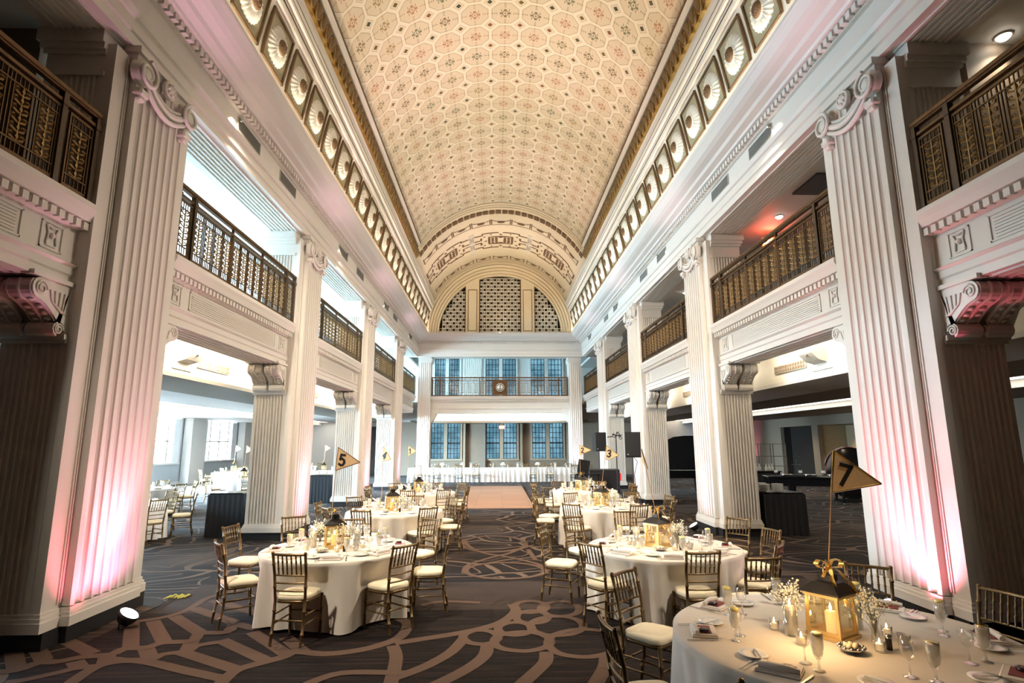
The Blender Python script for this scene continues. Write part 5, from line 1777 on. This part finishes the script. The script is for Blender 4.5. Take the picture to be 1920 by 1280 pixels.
for key, tx, ty, R, desc, lvl in TABLES:
    seats = []
    cnt = {}
    for ch in CHAIRS[key]:
        bx, by = ch[:2]
        d = Vector((bx - tx, by - ty))
        if d.length < R + .32: d = d.normalized() * (R + .32)
        hx, hy = (ch[2], ch[3]) if len(ch) > 2 else (-d.x, -d.y)
        seats.append((atan2(d.y, d.x), d.length - .465))
        sn = side_name(math.degrees(atan2(d.y, d.x)))
        cnt[sn] = cnt.get(sn, 0) + 1
        extra = '' if cnt[sn] == 1 else ', more outward'
        look = 'back to camera' if 'near' in sn else ('facing camera' if 'far' in sn else 'side-on')
        place_chair(tx + d.x, ty + d.y, tx + d.x + hx, ty + d.y + hy, 'gold chair with ivory cushion %s, %s side, %s%s' % (DESC[key], sn, look, extra), 'gold chairs round the banquet tables')
    cl = obj('tablecloth', cloth_mesh(R, .765, seed=len(key) * 7 + int(R * 100), seats=seats), M['cloth'])
    cl.location = (tx, ty, 0)
    tag(cl, 'floor-length ivory cloth over the round %s' % desc.replace('the twisted-flag table', 'table with the twisted flag'), 'tablecloth', 'ivory round tablecloths')
    # place settings
    for q, (sn, ang) in enumerate(DIRS):
        a = radians(ang + (11 if key in ('five', 'four', 'one') else -7))
        if key == 'seven': a = radians(ang - 5)
        c, s_ = cos(a), sin(a)
        def P(r, t_, z=0):      # r inward from the rim, t sideways (to the sitter's right)
            rr = R - r
            return (tx + rr * c - t_ * s_ * -1 * -1, ty + rr * s_ + t_ * c * -1 * -1, TH + z)
        rz = a + pi / 2          # local +Y points towards the table centre
        at = '%s place of %s' % (sn, desc)
        jit = random.uniform(-.05, .05)
        np_, nr_ = P(.19, -.02), rz + jit + random.uniform(-.25, .25)
        place('napkin', mk_napkin, np_, nr_, 'folded blush napkin at the %s' % at, 'folded napkins')
        place('card', mk_card, P(.19, -.02, .022), nr_, 'maroon menu card on the napkin at the %s' % at, 'maroon menu cards')
        place('favor', mk_favor, P(.18, .03, .026), nr_, 'dark round favor on the card at the %s' % at, 'dark round favors')
        place('water', mk_goblet, P(.36, .13), random.uniform(0, 6), 'iced water glass with lemon at the %s' % at, 'iced water glasses')
        place('wine', mk_wine, P(.42, .03), 0, 'empty wine glass at the %s' % at, 'empty wine glasses')
        if lvl >= 1:
            place('plate', mk_plate, P(.30, -.22), 0, 'small white side plate at the %s' % at, 'side plates')
        if lvl >= 2:
            place('butter', mk_butter, P(.30, -.20, .018), rz + .7, 'butter knife on the side plate at the %s' % at, 'butter knives')
            place('fork', mk_fork, P(.15, -.19), rz + .05, 'outer silver fork at the %s' % at, 'silver forks')
            place('fork', mk_fork, P(.15, -.16), rz, 'inner silver fork at the %s' % at, 'silver forks')
            place('knife', mk_knife, P(.15, .14), rz + .03, 'silver table knife at the %s' % at, 'silver knives')
    # centrepiece
    ox, oy = (-.06, 0)
    rl = .35 if tx < 0 else .55
    cx_, cy_ = tx + ox, ty + oy
    place('lantern', mk_lantern, (cx_, cy_, TH), rl, 'gold candle lantern with a dark roof at the centre of %s' % desc, 'candle lanterns')
    place('pillar', mk_pillar, (cx_, cy_, TH + .021), 0, 'ivory pillar candle burning inside the lantern of %s' % desc, 'pillar candles')
    place('bow', mk_bow, (cx_, cy_ - .03, TH + .45), .15, 'gold ribbon bow tied on the lantern of %s' % desc, 'gold ribbon bows')
    for j, (dx, dy) in enumerate(((-.27, .02), (.25, .14))):
        w_ = ('left', 'right')[j]
        place('cyl', mk_cyl, (cx_ + dx, cy_ + dy, TH), 0, 'tall glass cylinder vase %s of the lantern on %s' % (w_, desc), 'cylinder vases')
        place('float', mk_float, (cx_ + dx, cy_ + dy, TH + .150), 0, 'floating candle in the %s cylinder vase on %s' % (w_, desc), 'floating candles')
    for j, (dx, dy) in enumerate(((-.33, .14), (-.30, -.16), (.12, -.30), (.36, -.02), (.02, .30))):
        w_ = ('far left', 'near left', 'near', 'right', 'far')[j]
        place('votive', mk_votive, (cx_ + dx, cy_ + dy, TH), 0, 'small glass votive cup %s of the lantern on %s' % (w_, desc), 'votive cups')
        place('vcandle', mk_vcandle, (cx_ + dx, cy_ + dy, TH + .009), 0, 'lit votive candle %s of the lantern on %s' % (w_, desc), 'votive candles')
    place('bud', mk_budvase, (cx_ + .21, cy_ - .13, TH), 0, 'narrow bud vase right of the lantern on %s' % desc, 'bud vases')
    gx = .16 if key != 'five' else -.12
    place('gyp', mk_gyp, (cx_ + .21, cy_ - .13, TH), random.uniform(0, 6), "baby's breath in the bud vase on %s" % desc, "baby's breath bunches")
    if key in ('seven', 'five'):
        place('bud', mk_budvase, (cx_ - .22, cy_ + .14, TH), 0, 'narrow bud vase behind the lantern on %s' % desc, 'bud vases')
        place('gyp', mk_gyp, (cx_ - .22, cy_ + .14, TH), 1, "baby's breath standing behind the lantern on %s" % desc, "baby's breath bunches")
    place('shaker', mk_shaker, (cx_ + .20, cy_ - .27, TH), 0, 'dark salt shaker on %s' % desc, 'salt shakers')
    place('bowl', mk_bowl, (cx_ - .06, cy_ - .30, TH), 0, 'silver butter dish near the lantern on %s' % desc, 'butter dishes')
    if lvl >= 2:
        place('mug', mk_mug, (cx_ + .33, cy_ - .22, TH), 1, 'glass coffee cup right of the shaker on %s' % desc, 'coffee cups')
    pl = bpy.data.lights.new('candle_glow', 'POINT'); pl.energy = {3: 5.5, 2: 5.5, 1: 5}[lvl]; pl.color = (1, .62, .28); pl.shadow_soft_size = .10
    po = bpy.data.objects.new('candle_glow', pl); COL.objects.link(po); po.location = (cx_ - .30, cy_ - .26, TH + .36)
flag('large burlap pennant numbered 7 on a pole above the nearest right table', '7', (2.06, 3.99, 1.22), (2.21, 4.05, 1.99), [(2.21, 4.04, 1.99), (2.50, 4.0, 1.76), (2.16, 4.04, 1.70)])
flag('burlap pennant numbered 5 above the nearest left table', '5', (-2.30, 7.47, 1.22), (-2.26, 7.48, 2.01), [(-2.26, 7.47, 2.01), (-1.96, 7.42, 1.82), (-2.28, 7.47, 1.72)], edge='boss')
flag('burlap pennant numbered 4 on a thin pole at the second left table', '4', (-2.47, 11.5, 1.0), (-2.47, 11.5, 2.0), [(-2.47, 11.49, 2.0), (-2.28, 11.35, 1.75), (-2.48, 11.49, 1.72)])
flag('small pale pennant numbered 1 at the third left table', '1', (-2.61, 15.7, 1.0), (-2.61, 15.7, 2.0), [(-2.61, 15.69, 2.0), (-2.38, 15.6, 1.86), (-2.61, 15.69, 1.72)])
flag('burlap pennant numbered 3 in front of the loudspeakers', '3', (2.0, 12.05, 1.22), (2.12, 12.05, 2.0), [(2.12, 12.04, 2.0), (2.34, 11.9, 1.80), (2.11, 12.04, 1.70)])
flag('burlap pennant numbered 2 in front of the right end pier', '2', (2.13, 16.0, 1.0), (2.13, 16.0, 2.0), [(2.13, 15.99, 2.0), (2.43, 15.9, 1.86), (2.13, 15.99, 1.73)])
flag('twisted burlap pennant seen edge-on on a leaning pole at the front right table', None, (1.82, 7.4, 1.22), (1.68, 7.4, 1.97), [(1.68, 7.40, 1.97), (1.76, 7.68, 1.80), (1.75, 7.40, 1.72)])

# --- long head table across the end
HT = thing('head_table', 'long straight head table under white linen across the far end', 'table', (0, 31.4, 0))
b_ = MB()
x0, x1, yn, yf = -4.95, 4.75, -.40, .40
n = 260
v = []; fs = []
per = []
for k in range(n): per.append((x0 + (x1 - x0) * k / n, yn, 0, -1))
for k in range(20): per.append((x1, yn + (yf - yn) * k / 20, 1, 0))
for k in range(n): per.append((x1 - (x1 - x0) * k / n, yf, 0, 1))
for k in range(20): per.append((x0, yf - (yf - yn) * k / 20, -1, 0))
N_ = len(per)
for z, am in ((.765, 0), (.75, .005), (.6, .015), (.3, .03), (.02, .04)):
    for k, (x, y, nx, ny) in enumerate(per):
        o_ = am * (1 + .8 * sin(x * 26 + 2 * sin(x * 3)) * (abs(ny)) + .5 * sin(y * 30) * abs(nx))
        v.append((x + nx * o_, y + ny * o_, z))
for i in range(4):
    for k in range(N_): fs.append((i * N_ + k, i * N_ + (k + 1) % N_, (i + 1) * N_ + (k + 1) % N_, (i + 1) * N_ + k))
b_.add(v, fs, True); b_.add(v[:N_], [tuple(range(N_ - 1, -1, -1))])
obj('linen_skirt', b_, M['clothwhite'], HT)
for i, x in enumerate((-4.35, -3.35, -2.2, -1.3, 1.75, 2.65, 3.95, 4.7)):
    w_ = ('first', 'second', 'third', 'fourth', 'fifth', 'sixth', 'seventh', 'eighth')[i]
    place_chair(x, 30.35, x, 33, 'gold ringed chair before the head table, %s from the left' % w_, 'chairs in front of the head table')
for i, x in enumerate((-3.3, -2.35, -1.4, -.45, .5, 1.4, 2.35, 3.2, 3.9)):
    w_ = ('first', 'second', 'third', 'fourth', 'fifth', 'sixth', 'seventh', 'eighth', 'ninth')[i]
    place_chair(x, 32.55, x, 30, 'gold ringed chair behind the head table, %s from the left' % w_, 'chairs behind the head table')
def mk_hurricane():
    t = thing('square_candle_glass', 'x', 'candle holder')
    g = MB()
    for s in (-1, 1):
        g.box(-.09, .09, s * .09 - .002, s * .09 + .002, 0, .28); g.box(s * .09 - .002, s * .09 + .002, -.09, .09, 0, .28)
    obj('glass_box', g, M['glass'], t); obj('base', MB().box(-.09, .09, -.09, .09, 0, .01), M['china'], t)
    return t
def mk_bouquet():
    t = thing('white_bouquet', 'x', 'flowers')
    rnd = random.Random(5)
    b_ = MB()
    for k in range(26):
        a = rnd.uniform(0, 6.28); ph = rnd.uniform(0, 1.4)
        b_.sphere((.11 * cos(a) * cos(ph), .11 * sin(a) * cos(ph), .14 + .10 * sin(ph)), .038, 7, 5)
    obj('blooms', b_, M['bloom'], t)
    obj('bowl', MB().lathe([(.04, 0), (.07, .04), (.06, .10), (.03, .14)], 14), M['glass'], t)
    return t
def mk_smallbot():
    return tag(obj('tumbler', MB().lathe([(.03, 0), (.035, .11), (.033, .11), (.028, .006), (.0001, .006)], 12), M['water']), 'x', 'glass')
ords = ('first', 'second', 'third', 'fourth', 'fifth', 'sixth', 'seventh', 'eighth', 'ninth', 'tenth', 'eleventh', 'twelfth')
for i, x in enumerate((-4.2, -1.6, .95, 3.0)):
    place('hurricane', mk_hurricane, (x, 31.45, TH), 0, 'square glass candle box on the head table, %s from the left' % ords[i], 'square candle boxes')
    place('pillar', mk_pillar, (x, 31.45, TH + .012), 0, 'candle inside the %s square box on the head table' % ords[i], 'head table candles')
for i, x in enumerate((-3.15, -2.05, .15, 2.05, 4.3)):
    place('bouquet', mk_bouquet, (x, 31.4, TH), i, 'small white flower bouquet on the head table, %s from the left' % ords[i], 'white bouquets')
for i in range(12):
    x = -4.6 + i * .80
    place('votive', mk_votive, (x + .2, 31.25, TH), 0, 'small votive cup on the head table, %s from the left' % ords[i], 'head table votive cups')
    place('vcandle', mk_vcandle, (x + .2, 31.25, TH + .009), 0, 'lit votive candle on the head table, %s from the left' % ords[i], 'head table votives')
for i in range(12):
    x = -4.5 + i * .80
    place('wine', mk_wine, (x, 31.14, TH), 0, 'wine glass on the head table, %s from the left' % ords[i], 'head table wine glasses')
    place('water', mk_goblet, (x + .12, 31.6, TH), i, 'water glass on the head table, %s from the left' % ords[i], 'head table water glasses')

# --- side room tables on the left
LT = [('A', -8.55, 13.1, 'the left room table nearest the camera'), ('B', -10.8, 17.6, 'the second left room table'), ('C', -9.9, 22.4, 'the third left room table'),
      ('D', -12.6, 27.5, 'the left room table by the windows'), ('E', -8.6, 28.2, 'the left room table behind the pier'), ('F', -11.6, 34.0, 'the farthest left room table')]
LCH = {'A': [(-7.25, 12.35), (-7.2, 13.75), (-8.2, 14.45), (-9.6, 14.0)], 'B': [(-9.55, 17.2), (-9.8, 18.5), (-10.8, 16.25), (-12.0, 18.2), (-11.0, 19.0)],
       'C': [(-9.2, 21.1), (-8.6, 22.2), (-10.6, 21.2), (-8.9, 23.5), (-10.3, 23.7), (-11.2, 22.6)], 'D': [(-12.2, 26.1), (-11.3, 27.1), (-13.6, 26.5), (-11.6, 28.4), (-12.9, 28.9)],
       'E': [(-8.2, 26.8), (-7.4, 27.6), (-9.7, 27.3), (-9.7, 29.1), (-8.2, 29.6)], 'F': [(-11.2, 32.7), (-10.3, 33.6), (-12.7, 33.1), (-11.0, 35.3)]}
for key, tx, ty, desc in LT:
    cl = obj('tablecloth', cloth_mesh(.92, .765, n=96, seed=ord(key)), M['clothwhite']); cl.location = (tx, ty, 0)
    tag(cl, 'floor-length white cloth on %s' % desc, 'tablecloth', 'white cloths in the left room')
    for bx, by in LCH[key]:
        d = Vector((bx - tx, by - ty))
        if d.length < 1.46: d = d.normalized() * 1.46
        sn = side_name(math.degrees(atan2(d.y, d.x)))
        place_chair(tx + d.x, ty + d.y, tx, ty, 'gold ringed chair at %s, %s side' % (desc, sn), 'chairs in the left side room')
    for sn, ang in DIRS[::1]:
        a = radians(ang + 15)
        place('water', mk_goblet, (tx + .56 * cos(a), ty + .56 * sin(a), TH), 0, 'water glass on %s, %s place' % (desc, sn), 'left room water glasses')
        place('napkin', mk_napkin, (tx + .73 * cos(a), ty + .73 * sin(a), TH), a + pi / 2, 'napkin on %s, %s place' % (desc, sn), 'left room napkins')
    place('lantern', mk_lantern, (tx, ty, TH), .3, 'candle lantern on %s' % desc, 'left room lanterns')
    place('bow', mk_bow, (tx, ty - .03, TH + .45), .1, 'ribbon bow on the lantern of %s' % desc, 'left room bows')
    flag('small table flag standing on %s' % desc, {'C': '3', 'D': '2'}.get(key), (tx, ty, 1.22), (tx + .03, ty, 2.0), [(tx + .03, ty, 2.0), (tx + .3, ty - .1, 1.86), (tx + .03, ty, 1.73)])

# --- black-draped service stands
def stand(loc, wx, wy, h, label):
    t = thing('service_stand', label, 'service stand', loc)
    b_ = MB(); n = 40; v = []; fs = []
    per = [(-wx / 2 + wx * k / n, -wy / 2) for k in range(n)] + [(wx / 2, -wy / 2 + wy * k / n) for k in range(n)] + [(wx / 2 - wx * k / n, wy / 2) for k in range(n)] + [(-wx / 2, wy / 2 - wy * k / n) for k in range(n)]
    N = len(per)
    for z, am in ((h, .0), (h * .5, .012), (.005, .02)):
        for k, (x, y) in enumerate(per):
            f = 1 + am * (1 + sin(k * 1.1)) 
            v.append((x * f, y * f, z))
    for i in range(2):
        for k in range(N): fs.append((i * N + k, (i + 1) * N + k, (i + 1) * N + (k + 1) % N, i * N + (k + 1) % N))
    b_.add(v, fs, True); b_.add(v[:N], [tuple(range(N))])
    obj('black_drape', b_, M['black'], t)
    tr = MB().rbox(-wx / 2 + .02, wx / 2 - .02, -wy / 2 + .03, wy / 2 - .03, h, h + .03, .01)
    obj('tray_top', tr, M['blackgloss'], t)
    return t
stand((-6.38, 13.75, 0), .80, .70, .93, 'black-draped service stand against the second left pier')
stand((-6.45, 20.9, 0), .80, .70, .95, 'black-draped service stand against the third left pier')
stand((6.30, 13.4, 0), .95, .95, .90, 'black-draped service stand carrying plate stacks behind the second right pier')
def mk_stack():
    t = thing('plate_stack', 'x', 'plates')
    for k in range(9):
        obj('plate', MB().lathe([(.06, .0), (.13, .012), (.132, .016), (.06, .012), (.0001, .012)], 20, (0, 0, k * .020)), M['china'], t)
    return t
for i, (x, y) in enumerate(((5.95, 13.15), (6.28, 13.2), (6.05, 13.55))):
    place('stack', mk_stack, (x, y, .935), 0, 'stack of white plates on the black stand, %s' % ('left one', 'right one', 'rear one')[i], 'plate stacks')

# --- grand pianos
def piano(loc, rz, label):
    t = thing('grand_piano', label, 'piano', loc, rz)
    out = [(-.75, -.55), (.75, -.55), (.75, .10), (.70, .55), (.50, .95), (.15, 1.25), (-.25, 1.40), (-.60, 1.30), (-.75, 1.0)]
    obj('case', MB().prism(out, .68, .98), M['blackgloss'], t)
    obj('keyboard_shelf', MB().box(-.75, .75, -.85, -.54, .68, .80), M['blackgloss'], t)
    obj('keys', MB().box(-.62, .62, -.82, -.60, .80, .82), M['china'], t)
    for x, y in ((-.6, -.4), (.6, -.4), (-.2, 1.1)):
        l = MB().lathe([(.04, .06), (.05, .2), (.075, .5), (.09, .68)], 8, (x, y, 0)); o = obj('leg', l, M['blackgloss'], t)
        c = MB().sphere((x, y, .03), .03, 8, 5); obj('caster', c, M['silver'], o)
    # raised lid: outline extruded, hinged on the left long side
    lid = MB()
    ang = radians(62)
    fwd = [(x, y) for x, y in out]
    v = []
    for q in (0, .025):
        for x, y in fwd:
            dx = x + .75
            v.append((-.75 + dx * cos(ang) - q * sin(ang), y, 1.0 + dx * sin(ang) + q * cos(ang)))
    n = len(fwd)
    lid.add(v, [tuple(range(n - 1, -1, -1)), tuple(range(n, 2 * n))] + [(i, (i + 1) % n, n + (i + 1) % n, n + i) for i in range(n)])
    obj('lid', lid, M['blackgloss'], t)
    obj('prop', MB().tube([(.62, .1, .98), (-.15, .1, 2.05)], .012, 6), M['blackgloss'], t)
    return t
piano((7.6, 23.2, 0), 1.45, 'black grand piano with raised lid behind the third right pier')
# curved black bar front with a tall domed hood, beside the serving table
t = thing('serving_table', 'long black serving table on tapered legs in the right side room', 'table', (10.6, 19.4, 0), -.22)
obj('table_top', MB().rbox(-1.55, 1.0, -.42, .42, .84, .92, .02), M['blackgloss'], t)
obj('apron', MB().box(-1.5, .95, -.38, .38, .60, .84), M['blackgloss'], t)
for x, y in ((-.85, -.33), (-.55, .33), (.78, -.33), (.78, .33)):
    l = MB().lathe([(.035, .07), (.05, .3), (.08, .66)], 8, (x, y, 0)); o = obj('leg', l, M['blackgloss'], t)
    obj('caster', MB().sphere((x, y, .035), .035, 8, 5), M['silver'], o)
hood = thing('domed_hood', 'tall black dome-shaped folded table standing behind flag 7', 'folded table', (12.2, 19.9, 0))
dm = MB(); n = 30
dm.M = Matrix.Translation((0, 0, 1.0)) @ Matrix.Rotation(pi / 2 - .08, 4, 'X')
dm.lathe([(.0001, .05), (.86, .05), (.90, .03), (.90, -.03), (.86, -.05), (.0001, -.05)], 36)
obj('disc', dm, M['blackgloss'], hood)
ft = MB().box(-.5, .5, -.25, .25, .0, .12); obj('base', ft, M['blackmetal'], hood)
obj('edge_band', MB().tube([(.88 * cos(a), -.06, 1.0 + .88 * sin(a)) for a in [pi * k / 20 for k in range(21)]], .012, 5), M['maroon'], hood)
# items on the serving table
def mk_sign():
    t = thing('buffet_sign', 'x', 'sign')
    obj('card', MB().box(-.06, .06, -.004, .004, .10, .18), M['china'], t)
    obj('stand', MB().tube([(0, 0, 0), (0, 0, .10)], .004, 5), M['silver'], t)
    return t
def mk_chafer():
    t = thing('serving_dish', 'x', 'dish')
    obj('pan', MB().rbox(-.18, .18, -.12, .12, 0, .05, .012), M['silver'], t)
    obj('rim', MB().tube([(-.18, -.12, .05), (.18, -.12, .05), (.18, .12, .05), (-.18, .12, .05)], .006, 5, True), M['silver'], t)
    return t
def mk_bottle():
    return tag(obj('decanter', MB().lathe([(.045, 0), (.055, .03), (.05, .12), (.018, .17), (.016, .24), (.022, .25)], 12), M['water']), 'x', 'bottle')
for i, (x, y) in enumerate(((9.5, 19.75), (10.2, 19.45), (10.9, 19.3))):
    place('sign', mk_sign, (x, y, .925), 0, 'small white card on a stand on the serving table, %s from the left' % ords[i], 'buffet cards')
for i, (x, y) in enumerate(((9.75, 19.5), (10.45, 19.3), (11.2, 19.2))):
    place('chafer', mk_chafer, (x, y, .925), -.2, 'shallow silver serving dish on the black table, %s from the left' % ords[i], 'serving dishes')
st = thing('tiered_stand', 'three-tier black display stand with small white cards on the serving table', 'stand', (10.2, 19.62, .925))
obj('post', MB().tube([(0, 0, 0), (0, 0, .75)], .015, 6), M['blackmetal'], st)
for z, r in ((.01, .2), (.35, .17), (.62, .13)): obj('tier', MB().lathe([(.0001, z), (r, z), (r, z + .015), (.0001, z + .015)], 18), M['blackgloss'], st)
# bar back with bottles behind the second pier
bt = thing('dessert_counter', 'long black counter crowded with dark glassware left of the serving table', 'counter', (9.5, 21.3, 0))
obj('counter_body', MB().box(-.75, .75, -.35, .35, 0, .98), M['black'], bt); obj('counter_top', MB().rbox(-.8, .8, -.4, .4, .98, 1.02, .01), M['blackgloss'], bt)
for i in range(9):
    x = 8.85 + .16 * i; y = 21.1 + .1 * (i % 3)
    place('bottle', mk_bottle, (x, y, 1.02), 0, 'small glass decanter on the dessert counter, %s from the left' % ords[i], 'decanters')
sh = thing('metal_shelf', 'thin gold-framed open shelf against the pink-lit wall', 'shelf', (12.65, 27.0, 0))
g = MB()
for x in (-.9, -.3, .3, .9): g.box(x - .02, x + .02, -.15, -.11, 0, 2.0); g.box(x - .02, x + .02, .11, .15, 0, 2.0)
obj('upright', g, M['silver'], sh)
for z in (.5, .95, 1.4, 1.98): obj('shelf', MB().box(-.92, .92, -.16, .16, z - .015, z + .015), M['silver'], sh)

# --- DJ corner: loudspeakers, light stand, equipment case
def loudspeaker(loc, rz, w_, h_, label):
    t = thing('loudspeaker', label, 'loudspeaker', loc, rz)
    d = .36
    obj('cabinet', MB().prism([(-w_ / 2, -d / 2), (w_ / 2, -d / 2), (w_ / 2 * .8, d / 2), (-w_ / 2 * .8, d / 2)], 0, h_), M['blackmetal'], t)
    obj('grille', MB().rbox(-w_ / 2 + .02, w_ / 2 - .02, -d / 2 - .015, -d / 2, .03, h_ - .03, .006), M['black'], t)
    obj('badge', MB().box(-w_ / 2 + .05, -w_ / 2 + .09, -d / 2 - .02, -d / 2 - .014, .08, .11), M['grey'], t)
    return t
def tripod(loc, h, label):
    t = thing('tripod_stand', label, 'stand', loc)
    obj('pole', MB().tube([(0, 0, .25), (0, 0, h)], .018, 8), M['blackmetal'], t)
    obj('collar', MB().lathe([(.03, .68), (.035, .70), (.035, .78), (.03, .80)], 10), M['blackmetal'], t)
    for k in range(3):
        a = 2 * pi * k / 3 + .4
        l = obj('leg', MB().tube([(.03 * cos(a), .03 * sin(a), .74), (.48 * cos(a), .48 * sin(a), .02)], .012, 6), M['blackmetal'], t)
        obj('rubber_foot', MB().sphere((.48 * cos(a), .48 * sin(a), .02), .02, 6, 4), M['black'], l)
    return t
tripod((3.75, 22.0, 0), 1.74, 'black tripod stand under the left loudspeaker')
loudspeaker((3.75, 22.0, 1.74), .35, .46, .72, 'black loudspeaker on a tripod, left of the pair, turned aside')
tripod((3.95, 17.4, 0), 1.62, 'black tripod stand under the right loudspeaker')
loudspeaker((3.95, 17.4, 1.62), -.1, .46, .76, 'larger black loudspeaker on a tripod, right of the pair')
t = thing('light_stand', 'black stand with a cluster of small stage lights between the loudspeakers', 'stage light', (3.9, 19.5, 0))
obj('pole', MB().tube([(0, 0, .2), (0, 0, 2.35)], .016, 8), M['blackmetal'], t)
obj('crossbar', MB().tube([(-.30, 0, 2.25), (.20, 0, 2.32)], .018, 6), M['blackmetal'], t)
for k in range(3):
    a = 2 * pi * k / 3
    obj('leg', MB().tube([(0, 0, .6), (.42 * cos(a), .42 * sin(a), .02)], .011, 6), M['blackmetal'], t)
for x, z in ((-.08, 2.30), (.06, 2.36), (.14, 2.24)):
    l = MB(); l.M = Matrix.Translation((x, -.05, z)) @ Matrix.Rotation(pi / 2 + .5, 4, 'X'); l.lathe([(.0001, -.07), (.05, -.07), (.055, .05), (.0001, .05)], 12)
    o = obj('lamp_head', l, M['blackmetal'], t); l2 = MB(); l2.M = l.M; l2.lathe([(.0001, .052), (.042, .052), (.042, .05)], 12); obj('lens', l2, M['grey'], o)
t = thing('equipment_case', 'tall black equipment cabinet with a red latch below the stage lights', 'cabinet', (3.72, 21.0, 0), -.12)
obj('case', MB().rbox(-.55, .55, -.35, .35, .05, 1.12, .03), M['blackmetal'], t)
obj('open_lid', MB().bar((-.55, -.36, 1.12), (-.95, -.5, 1.2), .05, .6), M['blackmetal'], t)
obj('latch', MB().box(.555, .60, -.3, -.15, .72, .98), M['redcup'], t, label='red latch')
for x in (-.45, .45):
    for y in (-.28, .28): obj('caster', MB().sphere((x, y, .03), .03, 6, 4), M['black'], t)
t = thing('side_console', 'low black mixer table in front of the equipment cabinet', 'table', (2.95, 19.9, 0))
obj('table_top', MB().rbox(-.45, .45, -.25, .25, .98, 1.02, .01), M['blackgloss'], t)
for x in (-.4, .4):
    for y in (-.2, .2): obj('leg', MB().box(x - .02, x + .02, y - .02, y + .02, 0, .98), M['blackmetal'], t)
# stacked drinking chairs / wires
tag(obj('cable', MB().tube([(3.9, 17.3, 1.7), (4.05, 17.25, 1.5), (3.97, 17.35, 1.1), (4.02, 17.4, .5), (4.2, 17.2, .02), (4.5, 16.9, .02)], .010, 5), M['blackmetal']), 'black cable hanging from the right loudspeaker', 'cable')

# --- LED uplights at the feet of the piers
def uplight(loc, rz, label):
    t = thing('uplight', label, 'uplight', loc, rz, 'LED uplights on the carpet')
    b_ = MB(); b_.M = Matrix.Translation((0, 0, .12)) @ Matrix.Rotation(radians(32), 4, 'X')
    b_.lathe([(.0001, -.07), (.07, -.07), (.11, .0), (.115, .045), (.105, .05)], 20)
    obj('housing', b_, M['blackmetal'], t)
    l = MB(); l.M = b_.M; l.lathe([(.103, .040), (.0001, .046)], 20); obj('led_lens', l, M['led'], t, label='glowing pale violet lens')
    obj('bracket', MB().tube([(-.13, 0, .12), (-.13, .0, .02), (.13, 0, .02), (.13, 0, .12)], .009, 5), M['blackmetal'], t)
    return t
for s, i, yc in UP:
    xx = s * (W - .34)
    uplight((xx, yc - .1, 0), -s * pi / 2, 'glowing LED uplight at the foot of the %s %s pier' % (ordn[i], ('left', 'right')[s > 0]))
uplight((W - .34, PY[0] + .12, 0), -pi / 2, 'second glowing LED uplight beside the nearest right pier, closer to the camera')
tag(obj('power_cord', MB().tube([(-4.45, 7.0, .01), (-4.6, 7.35, .012), (-4.55, 7.8, .012), (-4.62, 8.35, .012)], .008, 5), M['blackmetal']), 'black power cord running from the left uplight', 'cord')
tp = MB()
for k in range(9): tp.box(-4.70 + .03 * k, -4.688 + .03 * k, 8.2 + .03 * (k % 3), 8.38 + .03 * ((k * 2) % 3), .006, .012)
tag(obj('hazard_tape', tp, mat('yellow_tape', (.55, .48, .05), .6)), 'yellow hazard tape strip over the cord on the carpet', 'tape')
